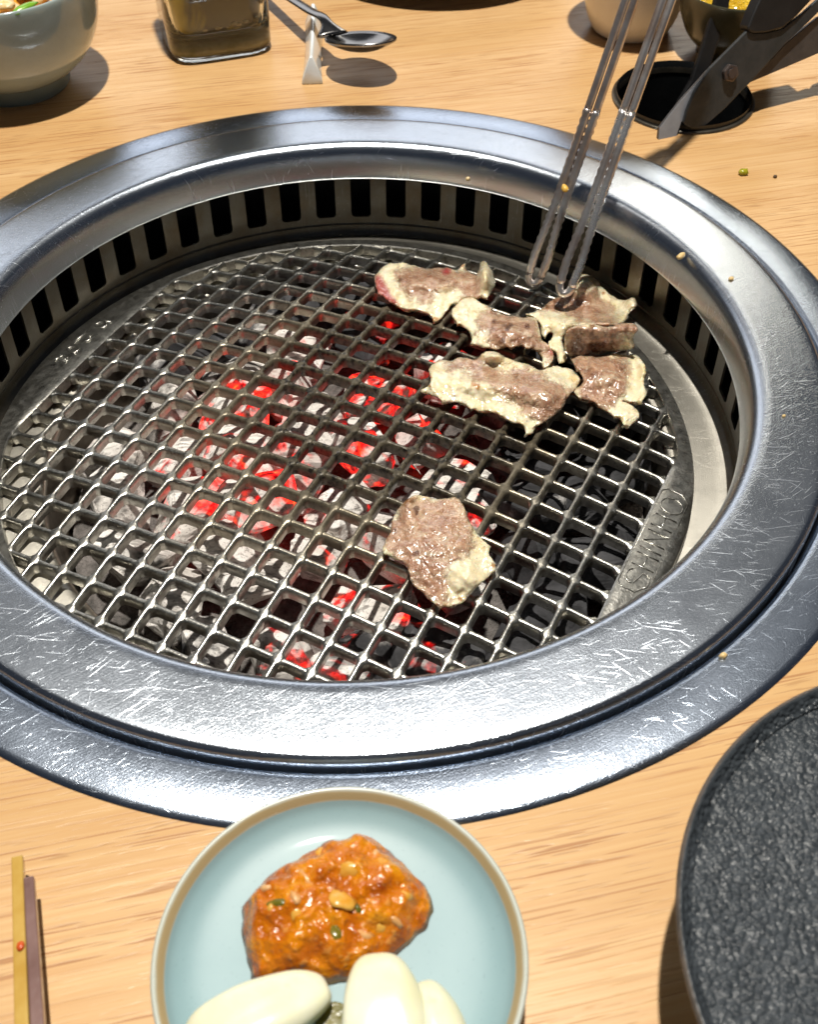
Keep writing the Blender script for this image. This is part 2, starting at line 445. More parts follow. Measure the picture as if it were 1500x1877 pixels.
# slotted air wall
RW = 0.1622; NS = 56; PA = 2*pi/NS; SA = PA*0.56
ZT, ZB, ZL = -0.006, -0.0365, -0.0400
def slotted():
    bm = bmesh.new(); rc = 0.0022
    for k in range(NS):
        a0 = k*PA + 0.012
        al, ar = a0 - (PA-SA)/2, a0 + (PA-SA)/2          # pillar
        pl, pr = a0 - PA/2, a0 + PA/2
        ra = rc/RW
        prof = [(pl, ZL), (a0, ZL), (pr, ZL), (pr, ZB)]
        for j in range(5):
            t = j/4*pi/2
            prof.append((ar + ra - ra*sin(t), ZB + rc - rc*cos(t)))
        prof += [(ar, ZT), (a0, ZT), (al, ZT)]
        for j in range(5):
            t = (1-j/4)*pi/2
            prof.append((al - ra + ra*sin(t), ZB + rc - rc*cos(t)))
        prof += [(pl, ZB)]
        P = [Vector((RW*cos(a), RW*sin(a), z)) for a, z in prof]
        Q = [Vector(((RW+0.0012)*cos(a), (RW+0.0012)*sin(a), z)) for a, z in prof]
        A = [bm.verts.new(p) for p in P]; B = [bm.verts.new(p) for p in Q]
        bm.faces.new(A); bm.faces.new(list(reversed(B))); n = len(A)
        for i in range(n): bm.faces.new((A[i], B[i], B[(i+1) % n], A[(i+1) % n]))
    bmesh.ops.recalc_face_normals(bm, faces=bm.faces)
    return bm
bm_obj('slotted_wall', slotted(), MAT['wall'], grill, False)
lathe('lower_wall', [(0.1634, ZL+0.0002), (0.1622, ZL), (0.1618, -0.0405), (0.1624, -0.0414), (0.1622, -0.0435), (0.1610, -0.0452), (0.1585, -0.0462)], MAT['wall'], grill, 160)
lathe('ledge', smoothprof([(0.1585, -0.0462), (0.1560, -0.0466), (0.1515, -0.0468), (0.139, -0.0470), (0.1345, -0.0480), (0.1335, -0.0510)], 3), MAT['ledge'], grill, 160)
lathe('fire_pot', smoothprof([(0.1335, -0.0510), (0.1330, -0.060), (0.131, -0.080), (0.127, -0.092), (0.118, -0.0965), (0.0, -0.097)], 3), MAT['pot'], grill, 128)
lathe('outer_casing', [(0.1870, -0.010), (0.1862, -0.10), (0.1, -0.104), (0.0, -0.104)], MAT['black'], grill, 96)

# ------------------------------------------------------------------ grate
GS, GTH, GU, GV = 0.01381, -0.51885, 0.00363, -0.10544
GC = Vector((-0.00654, -0.00109)); GR = 0.15036; GZ = -0.04155; GH = 0.01423
def dome(x, y):
    rr = ((x-GC.x)**2 + (y-GC.y)**2)/GR**2
    return GZ + GH*(1-rr)
ct, st_ = cos(GTH), sin(GTH)
def g2w(u, v): return (u*ct - v*st_, u*st_ + v*ct)
def w2g(x, y): return (x*ct + y*st_, -x*st_ + y*ct)
gcu, gcv = w2g(GC.x, GC.y)
U0, U1 = -10*GS+GU, 9*GS+GU
RIN = GR - 0.0065
grate = empty('grill_grate', (GC.x, GC.y, GZ))
tag(grate, 'domed cast metal grill grate with square mesh, lettered at its right edge', 'grate')
def grate_frame():
    n = 240; v, f = [], []; rows = []
    Dp = 0.0062
    for k in range(n):
        a = 2*pi*k/n; du, dv = cos(a), sin(a)
        ri = RIN
        if du > 1e-6: ri = min(ri, (U1-gcu)/du)
        if du < -1e-6: ri = min(ri, (U0-gcu)/du)
        prof = []
        rs = [ri + (GR-ri)*t for t in (0.0, 0.08, 0.35, 0.7, 0.96, 1.0)]
        for i, r in enumerate(rs):
            x, y = g2w(gcu+du*r, gcv+dv*r)
            drop = 0.0006 if i in (0, 5) else 0.0
            prof.append((x, y, dome(x, y) - drop))
        x, y = prof[-1][:2]; prof.append((x, y, dome(x, y)-Dp))
        x, y = g2w(gcu+du*ri, gcv+dv*ri); prof.append((x, y, dome(x, y)-Dp))
        rows.append(prof)
    m = len(rows[0])
    for pr in rows: v += pr
    for k in range(n):
        k2 = (k+1) % n
        for i in range(m):
            i2 = (i+1) % m
            f.append((k*m+i, k2*m+i, k2*m+i2, k*m+i2))
    o = py_obj('frame', v, f, MAT['grate'], grate)
    bm = bmesh.new(); bm.from_mesh(o.data); bmesh.ops.recalc_face_normals(bm, faces=bm.faces); bm.to_mesh(o.data); bm.free()
    sharp(o.data, radians(40))
grate_frame()
BW, FIL = 0.00125, 0.0022
def bar(fixed, t0, t1, along_v, phase, dz):
    """one bar of the grate with filleted crossings; fixed = its line, runs t0..t1"""
    v, f = [], []
    ts = []
    k = math.floor((t0-phase)/GS)
    while phase + k*GS < t1 + GS:
        c = phase + k*GS
        for o in (-0.0042, -0.0033, -0.0025, -0.0019, -0.0012, 0, 0.0012, 0.0019, 0.0025, 0.0033, 0.0042, GS/2):
            if t0 <= c+o <= t1: ts.append((c+o, abs(o)))
        k += 1
    prof = [(-1.0, -0.0030), (-1.0, -0.0015), (-0.80, -0.0006), (-0.42, -0.0001), (0, 0), (0.42, -0.0001), (0.80, -0.0006), (1.0, -0.0015), (1.0, -0.0030), (0.7, -0.0056), (-0.7, -0.0056)]
    m = len(prof)
    for t, o in ts:
        w = BW
        q = o - BW
        if q < FIL: w = BW + FIL - sqrt(max(0, FIL**2 - (FIL-max(q, 0))**2))
        w = min(w, BW+FIL*0.8)
        for (s, z) in prof:
            # only the edges swell towards the crossing
            uu = s*w
            gu, gv = (fixed+uu, t) if along_v else (t, fixed+uu)
            x, y = g2w(gu, gv)
            jit = 0.00010*noise.noise(Vector((x*300, y*300, fixed*50)))
            v.append((x, y, dome(x, y) + z*(1.0) + dz + jit))
    n = len(ts)
    for i in range(n-1):
        for j in range(m):
            j2 = (j+1) % m
            f.append((i*m+j, (i+1)*m+j, (i+1)*m+j2, i*m+j2))
    f.append(tuple(range(m))); f.append(tuple(reversed(range((n-1)*m, n*m))))
    o = py_obj('bar', v, f, MAT['grate'], grate)
    bm = bmesh.new(); bm.from_mesh(o.data); bmesh.ops.recalc_face_normals(bm, faces=bm.faces); bm.to_mesh(o.data); bm.free()
    sharp(o.data, radians(50))
for i in range(-9, 9):
    u = i*GS+GU
    h = sqrt(max(0, (RIN+0.0015)**2 - (u-gcu)**2))
    bar(u, gcv-h, gcv+h, True, GV, 0.0)
for j in range(-4, 20):
    v_ = j*GS+GV
    if abs(v_-gcv) > RIN-0.002: continue
    h = sqrt((RIN+0.0015)**2 - (v_-gcv)**2)
    bar(v_, max(U0-0.001, gcu-h), min(U1+0.001, gcu+h), False, GU, -0.00045)

# raised lettering on the grate's frame
CU = (U1 + gcu + GR)/2
# lettering centre and run measured at (1197,985) in the photograph
LC = at(1203, 988, dome(*at(1199, 978, -0.04).xy)); lu, lv = w2g(LC.x, LC.y)
def stroke_marks(strokes, name, r=0.0003):
    bm = bmesh.new()
    for pts in strokes:
        P = []
        for (u, v) in pts:
            X, Y = g2w(u, v); P.append((X, Y, dome(X, Y)+0.0001))
        tube(bm, P, r, 6)
    bm_obj(name, bm, MAT['grate'], grate)
def oval(cu, cv, a, b, n=16): return [(cu+a*cos(2*pi*k/n), cv+b*sin(2*pi*k/n)) for k in range(n+1)]
LETTERS = {'S': [[(.0034, .0030), (.0022, .0043), (0, .0046), (-.0024, .0042), (-.0036, .0026), (-.0030, .0009), (0, -.0001), (.0030, -.0011), (.0037, -.0027), (.0025, -.0042), (0, -.0046), (-.0024, -.0043), (-.0037, -.0029)]],
           'H': [[(-.0032, -.0045), (-.0032, .0045)], [(.0032, -.0045), (.0032, .0045)], [(-.0032, 0), (.0032, 0)]],
           'I': [[(0, -.0045), (0, .0045)]],
           'N': [[(-.0032, -.0045), (-.0032, .0045), (.0032, -.0045), (.0032, .0045)]],
           'O': [oval(0, 0, .0043, .0046, 24)]}
word = []
for ch_, off in zip('SHINHO', (-.0222, -.0130, -.0066, .0002, .0100, .0205)):
    for st in LETTERS[ch_]: word.append([(lu - y, lv + off + x) for x, y in st])
stroke_marks(word, 'lettering', 0.00030)
# outline box round the lettering
hb, hl = 0.0062, 0.0290
stroke_marks([[(lu-hb, lv-hl+.002), (lu-hb, lv+hl-.002), (lu-hb+.002, lv+hl), (lu+.002, lv+hl), (lu+hb*.9, lv+hl-.0035)],
              [(lu-hb, lv-hl+.002), (lu-hb+.002, lv-hl), (lu+.001, lv-hl), (lu+hb*.9, lv-hl+.006), (lu+hb*.9, lv+hl-.0035)]], 'lettering_border', 0.00024)
# Hangul-like marks on the left segment
KC = at(152, 627, dome(*at(152, 627, -0.04).xy)); ku, kv = w2g(KC.x, KC.y)
stroke_marks([oval(ku, kv+.0140, .0030, .0022), [(ku-.0035, kv+.0175), (ku+.0035, kv+.0175)], [(ku-.0038, kv+.0105), (ku-.0038, kv-.002)],
              [(ku+.0035, kv+.007), (ku+.0020, kv+.001), (ku-.001, kv-.0005)], [(ku+.0005, kv+.0065), (ku+.0012, kv+.0035)],
              oval(ku-.0005, kv-.0065, .0030, .0022), [(ku+.003, kv-.0085), (ku+.0005, kv-.0095)],
              oval(ku-.0010, kv-.0135, .0022, .0020), [(ku+.0022, kv-.012), (ku+.0022, kv-.0165)], [(ku-.0038, kv-.012), (ku-.0038, kv-.0165)]], 'raised_marks', 0.00042)

# ------------------------------------------------------------------ charcoal
ash_bed = lathe('ash_bed', [(0.129, -0.082), (0.10, -0.078), (0.06, -0.072), (0.0, -0.070)], simple('ash', (0.06, 0.055, 0.05), (0.20, 0.18, 0.17), 0.9, 120.0, bump=0.8, bd=0.004), grill, 64)
ash_bed['kind'] = 'stuff'
def lump(rng, L, Wd, H):
    bm = bmesh.new()
    for k in range(18):
        a = rng.uniform(0, 2*pi); b = math.asin(rng.uniform(-1, 1)); s = rng.uniform(0.82, 1.0)
        def q(x, p=0.7): return math.copysign(abs(x)**p, x)
        bm.verts.new((L*q(cos(a)*cos(b))*s, Wd*q(sin(a)*cos(b))*s, H*q(sin(b))*s))
    bmesh.ops.convex_hull(bm, input=bm.verts)
    for v in [v for v in bm.verts if not v.link_faces]: bm.verts.remove(v)
    bmesh.ops.bevel(bm, geom=bm.edges[:], offset=min(L, Wd, H)*0.07, segments=1, affect='EDGES')
    bmesh.ops.triangulate(bm, faces=bm.faces[:])
    bmesh.ops.subdivide_edges(bm, edges=bm.edges[:], cuts=1, use_grid_fill=True)
    bmesh.ops.triangulate(bm, faces=bm.faces[:])
    off = Vector((rng.uniform(0, 50), rng.uniform(0, 50), 0))
    bm.normal_update()
    for v in bm.verts: v.co += v.normal*(0.0014*noise.noise(v.co*130+off) + 0.0008*noise.noise(v.co*420+off))
    return bm
rng = random.Random(7)
spots = []
tries = 0
while len(spots) < 62 and tries < 40000:
    tries += 1
    r = 0.120*sqrt(rng.random()); a = rng.uniform(0, 2*pi)
    x, y = r*cos(a)+0.002, r*sin(a)
    dmin = 0.0275 if tries < 12000 else 0.0245
    if all(hypot(x-p[0], y-p[1]) > dmin for p in spots): spots.append((x, y))
ASH = at(575, 850, -0.05)
HOT = [(*at(x, y, -0.05).xy, r) for x, y, r in [(700, 700, .040), (600, 690, .03), (740, 830, .035), (690, 900, .032), (380, 870, .028), (470, 930, .022), (600, 1130, .026), (660, 1060, .024), (820, 1150, .018), (450, 760, .02), (820, 830, .022), (560, 880, .022)]]
LAND = ['towards the embossed lettering', 'towards the curled meat slices', 'towards the tongs tips', 'towards the scissors', 'towards the spoon', 'towards the glass jar', 'towards the celadon bowl', 'towards the raised left marks', 'towards the left front rim', 'towards the two chopsticks', 'towards the sauce dish', 'towards the black stone plate']
used = set()
for i, (x, y) in enumerate(spots):
    heat = max(0.0, max(1 - hypot(x-h[0], y-h[1])/h[2]*0.75 for h in HOT))
    if heat > 0.05: heat = min(1, heat*rng.uniform(0.5, 1.15))
    right = sstep(0.045, 0.085, x - 0.35*y*0.6 + 0.02*rng.uniform(-1, 1))
    if y > 0.075 and x > -0.02: right = max(right, 0.8)
    ash = (0.95 if heat > 0.1 else rng.uniform(0.62, 0.95))*(1-right) + right*rng.uniform(0.0, 0.22)
    dA = hypot(x-ASH.x, y-ASH.y); ash *= 1 - 0.75*sstep(0.062, 0.125, dA)  # ash thins outward; shade on far-left and back coals is painted in here
    Lr = rng.uniform(0.0185, 0.0255)
    bm = lump(rng, Lr, Lr*rng.uniform(0.66, 0.92), Lr*rng.uniform(0.50, 0.72))
    rr = hypot(x, y)
    z = -0.0610 + 0.008*(1-(rr/0.12)**2) + rng.uniform(-0.005, 0.003)
    rot = Euler((rng.uniform(-.5, .5), rng.uniform(-.5, .5), rng.uniform(0, pi))).to_matrix()
    bm.transform(rot.to_4x4())
    top = max(v.co.z for v in bm.verts)
    ceil_ = dome(x, y)-0.0085
    z = min(z, ceil_-top)
    o = bm_obj('charcoal_lump', bm, MAT['coal'], None, False)
    o.location = (x, y, z); o.color = (heat, ash, 0, 1)
    look = 'ash crusted red glowing lump' if heat > 0.45 else ('white ashed lump' if ash > 0.75 else ('grey lump dusted with ash' if ash > 0.4 else 'unlit black lump'))
    d = LAND[int(((atan2(y, x)+pi/12) % (2*pi))/(pi/6)) % 12]
    ringn = ['under the middle of the grate', 'just off the middle', 'halfway out', 'near the pot wall'][min(3, int(rr/0.033))]
    lab = f'{look} {ringn}, {d}'
    for extra in ('', 'large ', 'flat-topped ', 'lower-lying ', 'sharp-edged ', 'rounded '):
        l2 = (extra + lab)
        if l2 not in used: break
    used.add(l2)
    tag(o, l2, 'charcoal', 'charcoal lumps burning under the grate')

# ------------------------------------------------------------------ meat
def cr(px, py): return (650+px/2.5, 400+py/2.5)
def cg(px, py): return (600+px/2.0, 800+py/2.0)
def meat(label, outline, leans, hfun, raw=(), browns=(), seed=1, conv=cr, thick=0.0030, step=4.6, edge_curl=0.0030):
    rg = random.Random(seed)
    out = [conv(*p) for p in outline]; LN = [[conv(*p) for p in q] for q in leans]; RW_ = [[conv(*p) for p in q] for q in raw]
    BR = [(*conv(x, y), r) for x, y, r in browns]
    b = []
    n = len(out)
    for i in range(n):
        p0, p1, p2, p3 = out[i-1], out[i], out[(i+1) % n], out[(i+2) % n]
        k = max(1, int(hypot(p2[0]-p1[0], p2[1]-p1[1])/step))
        for j in range(k):
            t = j/k
            q = [0.5*((2*p1[a]) + (-p0[a]+p2[a])*t + (2*p0[a]-5*p1[a]+4*p2[a]-p3[a])*t*t + (-p0[a]+3*p1[a]-3*p2[a]+p3[a])*t**3) for a in (0, 1)]
            q[0] += 2.6*noise.noise(Vector((q[0]*.11, q[1]*.11, seed))); q[1] += 2.6*noise.noise(Vector((q[0]*.11, q[1]*.11, seed+9)))
            b.append(tuple(q))
    xs = [p[0] for p in b]; ys = [p[1] for p in b]
    ins = []
    y = min(ys); row = 0
    while y < max(ys):
        x = min(xs) + (step/2 if row % 2 else 0)
        while x < max(xs):
            q = (x+rg.uniform(-.8, .8), y+rg.uniform(-.8, .8))
            if sdist(q, b) > step*0.6: ins.append(q)
            x += step
        y += step*0.85; row += 1
    vs = [Vector(p) for p in b+ins]; nb = len(b)
    ov, oe, of, *_ = geometry.delaunay_2d_cdt(vs, [(i, (i+1) % nb) for i in range(nb)], [], 1, 1e-5)
    V, T = [], []
    for v in ov:
        px, py = v
        de = pdist((px, py), b)
        w = 0.5*fbm((px*.028, py*.028, seed*3.3), 3) + 0.18*fbm((px*.085, py*.085, seed+5), 2)
        h = 0.0044 + hfun(px, py) + 0.0036*w + 0.00045*noise.noise(Vector((px*.22, py*.22, seed)))
        h += edge_curl*max(0, 1-de/9)*noise.noise(Vector((px*.07, py*.07, seed+20))) - 0.0012*max(0, 1-de/4)
        h = max(h, 0.0022)
        P = at(px, py, -0.035)
        for _ in range(4): P = at(px, py, dome(P.x, P.y)+h)
        V.append(P)
        nz = 6*noise.noise(Vector((px*.06, py*.06, seed))) + 3*noise.noise(Vector((px*.17, py*.17, seed)))
        ln = max([sstep(-24, 18, sdist((px, py), q)+1.7*nz+6*noise.noise(Vector((px*.03, py*.03, seed+31)))) for q in LN] or [0])
        rw = max([sstep(-2, 5, sdist((px, py), q)+nz*.5) for q in RW_] or [0])
        br = max([sstep(1.5, .1, hypot(px-x, py-y)/r + 0.9*noise.noise(Vector((px*.10, py*.10, seed+r))) + .2) for x, y, r in BR] or [0])
        br = max(br*0.85, 0.62*sstep(5, 0, de)*sstep(-.1, .5, noise.noise(Vector((px*.09, py*.09, seed+3)))))
        T.append((ln, br, rw, 1))
    faces = [tuple(f) for f in of]
    me0 = bpy.data.meshes.new('tmp'); me0.from_pydata([tuple(p) for p in V], [], faces); me0.update()
    nrm = [Vector(v.normal) for v in me0.vertices]
    if sum(x.z for x in nrm) < 0: faces = [tuple(reversed(f)) for f in faces]; nrm = [-x for x in nrm]
    bpy.data.meshes.remove(me0)
    N = len(V)
    V2 = V + [p - nn*thick for p, nn in zip(V, nrm)]
    F2 = faces + [tuple(reversed([i+N for i in f])) for f in faces]
    ec = {}
    for f in faces:
        for i in range(len(f)): ec[(f[i], f[(i+1) % len(f)])] = 1
    for (a_, b_) in list(ec):
        if (b_, a_) not in ec: F2.append((b_, a_, a_+N, b_+N))
    me = bpy.data.meshes.new('meat_slice'); me.from_pydata([tuple(p) for p in V2], [], F2); me.update()
    ca = me.color_attributes.new('tissue', 'FLOAT_COLOR', 'POINT')
    for i, c in enumerate(T+T): ca.data[i].color = c
    o = link('meat_slice', me, MAT['meat'])
    subsurf(o, 1)
    tag(o, label, 'meat', 'beef slices grilling on the grate')
    return o
def bumpf(cx, cy, rx, ry, h): return lambda x, y: h*math.exp(-((x-cx)/rx)**2-((y-cy)/ry)**2)
def addf(*fs): return lambda x, y: sum(f(x, y) for f in fs)

meat('pink edged beef slice with a white fat tip standing up, farthest left of the group',
     [(90, 265), (135, 215), (215, 200), (330, 225), (420, 222), (470, 232), (498, 202), (518, 203), (512, 232), (560, 252), (572, 205), (600, 190), (635, 240), (650, 300), (620, 360), (570, 372), (500, 365), (440, 410), (400, 460), (370, 472), (350, 450), (290, 430), (200, 405), (140, 372), (95, 320)],
     [[(205, 235), (330, 228), (480, 240), (560, 262), (572, 360), (500, 362), (470, 322), (400, 318), (320, 385), (245, 345), (190, 290)]],
     addf(bumpf(*cr(600, 270), 14, 26, .010), bumpf(*cr(350, 290), 60, 20, .0035)), raw=[[(80, 262), (120, 252), (150, 310), (185, 365), (225, 412), (130, 382), (86, 325)], [(395, 222), (455, 228), (430, 262), (400, 262)]], browns=[(205, 285, 10), (370, 465, 8), (500, 215, 9), (240, 300, 8)], seed=3)
meat('brown beef slice with a broad fat edge, between the pink slice and the tongs',
     [(440, 430), (480, 370), (540, 358), (590, 390), (620, 400), (660, 430), (760, 450), (830, 450), (850, 500), (862, 550), (905, 590), (918, 640), (885, 682), (860, 670), (858, 628), (800, 602), (740, 592), (680, 602), (600, 602), (545, 575), (520, 520), (470, 480)],
     [[(575, 470), (600, 425), (640, 412), (760, 455), (832, 470), (856, 556), (905, 596), (885, 672), (855, 615), (700, 598), (625, 592), (610, 540), (570, 512)]],
     addf(bumpf(*cr(740, 520), 60, 22, .006), bumpf(*cr(880, 640), 14, 14, -.002)), raw=[[(890, 590), (918, 600), (915, 632), (895, 628)]], browns=[(640, 470, 10), (700, 500, 13), (800, 500, 12), (680, 560, 14), (820, 590, 10), (600, 600, 10)], seed=5)
meat('pale beef slice gripped by the tongs, lacy white fat on its left',
     [(780, 438), (842, 420), (900, 372), (942, 350), (975, 325), (1000, 270), (1050, 252), (1100, 268), (1140, 310), (1180, 350), (1240, 372), (1280, 352), (1302, 392), (1270, 435), (1240, 472), (1200, 500), (1120, 500), (1040, 502), (985, 512), (958, 560), (968, 610), (982, 650), (935, 672), (920, 620), (885, 575), (905, 545), (900, 520), (870, 545), (850, 520), (840, 470)],
     [[(845, 422), (950, 345), (1060, 322), (1120, 345), (1170, 400), (1190, 492), (1110, 495), (1020, 465), (960, 428), (900, 428)]],
     addf(bumpf(*cr(1050, 300), 30, 26, .009), bumpf(*cr(1130, 490), 60, 18, .014), bumpf(*cr(1280, 390), 16, 18, .008)), browns=[(930, 390, 14), (1000, 380, 12), (1020, 300, 8), (1145, 345, 5), (880, 410, 9)], seed=8)
meat('dark seared fold of beef standing on edge, in front of the tongs slice',
     [(965, 520), (1000, 492), (1060, 480), (1120, 485), (1170, 495), (1220, 480), (1280, 478), (1308, 515), (1288, 530), (1284, 600), (1240, 612), (1100, 632), (1000, 642), (965, 612), (958, 560)],
     [[(962, 510), (1310, 470), (1310, 528), (1225, 530), (1212, 612), (1100, 640), (985, 650), (970, 590), (990, 540)]],
     lambda x, y: 0.0175*sstep(655, 592, y)**0.8, browns=[(1020, 570, 26), (1100, 570, 28), (1170, 570, 22), (1260, 500, 12), (1090, 500, 10), (1000, 610, 16)], seed=11, edge_curl=0.0006)
meat('rectangular beef slice with ragged fat tail, at the right end of the group',
     [(985, 640), (1050, 622), (1110, 626), (1180, 615), (1250, 620), (1290, 622), (1330, 660), (1342, 710), (1332, 760), (1346, 800), (1322, 836), (1280, 846), (1232, 832), (1290, 866), (1312, 900), (1300, 930), (1255, 960), (1220, 930), (1180, 900), (1130, 880), (1090, 842), (1010, 812), (1004, 780), (1040, 750), (1028, 700)],
     [[(980, 635), (1110, 622), (1235, 640), (1265, 700), (1225, 790), (1190, 850), (1120, 875), (1005, 805), (1035, 745), (1000, 680)]],
     addf(bumpf(*cr(1150, 690), 50, 30, .004), bumpf(*cr(1330, 720), 12, 40, .004)), browns=[(1095, 730, 9), (1230, 690, 12), (1010, 680, 8), (1150, 885, 9), (1060, 820, 7)], seed=14)
meat('largest beef slice, folded with a wide yellowish fat band, front of the group',
     [(300, 782), (340, 758), (338, 690), (380, 650), (450, 645), (490, 630), (560, 642), (590, 610), (650, 605), (690, 630), (740, 650), (800, 665), (850, 690), (920, 675), (1000, 690), (1042, 740), (1030, 770), (990, 812), (960, 870), (900, 920), (862, 950), (832, 958), (822, 990), (792, 992), (762, 950), (700, 930), (620, 890), (550, 880), (470, 850), (390, 830), (310, 806)],
     [[(375, 650), (560, 648), (620, 672), (660, 715), (760, 702), (850, 712), (930, 760), (1005, 805), (960, 870), (860, 955), (800, 900), (765, 868), (705, 835), (665, 790), (605, 755), (520, 705), (430, 690)]],
     addf(bumpf(*cr(640, 770), 60, 16, .005), bumpf(*cr(860, 800), 40, 34, .007), bumpf(*cr(640, 630), 22, 10, .006), bumpf(*cr(400, 760), 30, 24, .003)), browns=[(545, 760, 12), (570, 775, 8), (350, 770, 7), (310, 795, 6), (860, 950, 7), (930, 900, 6), (730, 690, 8), (740, 735, 14)], seed=17)
meat('lone browned beef slice on the near middle of the grate',
     [(200, 400), (225, 350), (240, 290), (280, 235), (330, 210), (380, 220), (420, 225), (480, 220), (500, 250), (520, 290), (540, 330), (560, 360), (590, 388), (606, 402), (596, 425), (620, 460), (622, 495), (590, 520), (560, 550), (530, 580), (500, 610), (450, 627), (380, 610), (350, 575), (310, 545), (290, 480), (240, 450), (205, 430)],
     [[(222, 330), (285, 238), (480, 226), (515, 330), (540, 400), (465, 445), (432, 490), (440, 560), (470, 620), (390, 608), (308, 538), (262, 450), (222, 400)]],
     addf(bumpf(*cg(400, 420), 60, 60, .004), bumpf(*cg(520, 520), 30, 26, .004), bumpf(*cg(300, 260), 16, 24, .004)), browns=[(300, 235, 22), (325, 262, 14), (610, 475, 10), (510, 290, 8), (440, 620, 12), (490, 600, 9), (380, 612, 9), (330, 430, 11), (390, 435, 10), (245, 345, 8)], seed=21, conv=cg)

# ------------------------------------------------------------------ tongs
tong_m = simple('tong_steel', (0.90, 0.89, 0.88), (0.52, 0.43, 0.38), 0.29, 45.0, 0.9, 0.1)
tongs = empty('tongs', (0.093, 0.095, -0.02))
tag(tongs, 'steel wire grill tongs with twisted ends gripping a pale meat slice', 'tongs')
def tong_arm(P1, P2, sep, ext=2.6, tw=0.42):
    arm = empty('arm', P2); arm.parent = tongs; arm.matrix_parent_inverse = Matrix.Translation(-Vector(tongs.location))
    d = (P1-P2)
    view = (P2-CO).normalized(); side = d.cross(view).normalized()
    def rod(sg):
        pts = []; N = 120
        for i in range(N+1):
            t = -0.02 + (ext+0.02)*i/N
            s = sep*(0.52 + 0.48*sstep(0.5, -0.1, t))*sg
            if t < 0.1: s *= 0.80 + 0.20*max(0, t)/0.1
            pts.append(P2 + d*t + side*s)
        return pts
    for sg in (-1, 1):
        pts = rod(sg)
        cut = int(len(pts)*(0.95/ext))
        bm = bmesh.new(); tube(bm, pts[:cut+1], 0.00195, 20, 900.0, 2, 0.16); o = bm_obj('twisted_rod', bm, tong_m); o.parent = arm; o.matrix_parent_inverse = Matrix.Translation(-P2)
        bm = bmesh.new(); tube(bm, pts[cut:], 0.0018, 14); o = bm_obj('rod', bm, tong_m); o.parent = arm; o.matrix_parent_inverse = Matrix.Translation(-P2)
    a, b = rod(-1)[0], rod(1)[0]
    mid = (a+b)/2 - d.normalized()*0.004
    bm = bmesh.new(); tube(bm, smoothprof([tuple(a), tuple(a*.7+mid*.3 - d.normalized()*.0015), tuple(mid), tuple(b*.7+mid*.3 - d.normalized()*.0015), tuple(b)], 5), 0.0019, 14)
    o = bm_obj('tip_loop', bm, tong_m); o.parent = arm; o.matrix_parent_inverse = Matrix.Translation(-P2)
tong_arm(at(1093, 182, 0.050), at(983, 500, -0.0265), 0.0038)
tong_arm(at(1158, 185, 0.050), at(1040, 517, -0.0190), 0.0038)

# ------------------------------------------------------------------ sauce dish and what is on it
DC = (-0.0097, -0.2530)
dish = empty('sauce_dish', (DC[0], DC[1], 0)); tag(dish, 'small pale celadon saucer with a thin brown rim line, nearest the camera', 'dish')
dm = glaze('celadon_blue', (0.225, 0.345, 0.37), (0.25, 0.37, 0.39), 0.46)
dr = glaze('celadon_rim', (0.42, 0.45, 0.39), (0.47, 0.49, 0.44), 0.3, (0.0438, 0.0455, (0.36, 0.25, 0.10)))
lathe('dish_body', smoothprof([(0.0, 0.0032), (0.027, 0.0030), (0.0275, 0.0), (0.0295, 0.0), (0.0300, 0.0040), (0.038, 0.0100), (0.0450, 0.0172)], 4), dr, dish, 96, (0, 0, 0)).location = (0, 0, 0)
lathe('rim', smoothprof([(0.0450, 0.0172), (0.0466, 0.0190), (0.0470, 0.0200), (0.0464, 0.0207), (0.0455, 0.0204), (0.0446, 0.0194), (0.0438, 0.0183)], 4), dr, dish, 96)
lathe('well', smoothprof([(0.0438, 0.0183), (0.0418, 0.0162), (0.037, 0.0141), (0.028, 0.0130), (0.012, 0.0126), (0.0, 0.0125)], 4), dm, dish, 96)
for ch in dish.children: ch.matrix_parent_inverse = Matrix()
DZ = 0.0127
# soybean paste
def paste_mat():
    k = M('chilli_bean_paste', (0.4, 0.12, 0.01), 0.22); o = k.obj()
    n = k.noise(o, 120.0, 3, 0.5, 0.3); n2 = k.noise(o, 430.0, 2)
    c = k.ramp(n, [(0.26, (0.24, 0.042, 0.002)), (0.44, (0.46, 0.118, 0.003)), (0.60, (0.57, 0.19, 0.004)), (0.78, (0.67, 0.32, 0.014))])
    c = k.mix(k.math('MULTIPLY', k.rng(n2, .6, .7), .4), c, (0.72, 0.38, 0.10))
    k.to('Base Color', c); k.set('Subsurface Weight', 0.2); k.set('Subsurface Radius', (1, .35, .08)); k.set('Subsurface Scale', 0.003)
    k.set('Coat Weight', 0.35); k.set('Coat Roughness', 0.12); k.set('Specular IOR Level', 0.35)
    k.to('Roughness', k.rng(n2, .35, .65, .14, .3))
    k.bump(k.math('ADD', n, k.math('MULTIPLY', n2, .7)), 0.75, 0.0022); return k.m
pm = paste_mat()
po_px = [(440, 1710), (443, 1650), (490, 1600), (520, 1578), (570, 1552), (600, 1535), (640, 1528), (660, 1520), (690, 1530), (720, 1552), (760, 1590), (785, 1622), (792, 1655), (780, 1690), (745, 1722), (705, 1752), (660, 1775), (610, 1790), (540, 1785), (470, 1790), (455, 1765)]
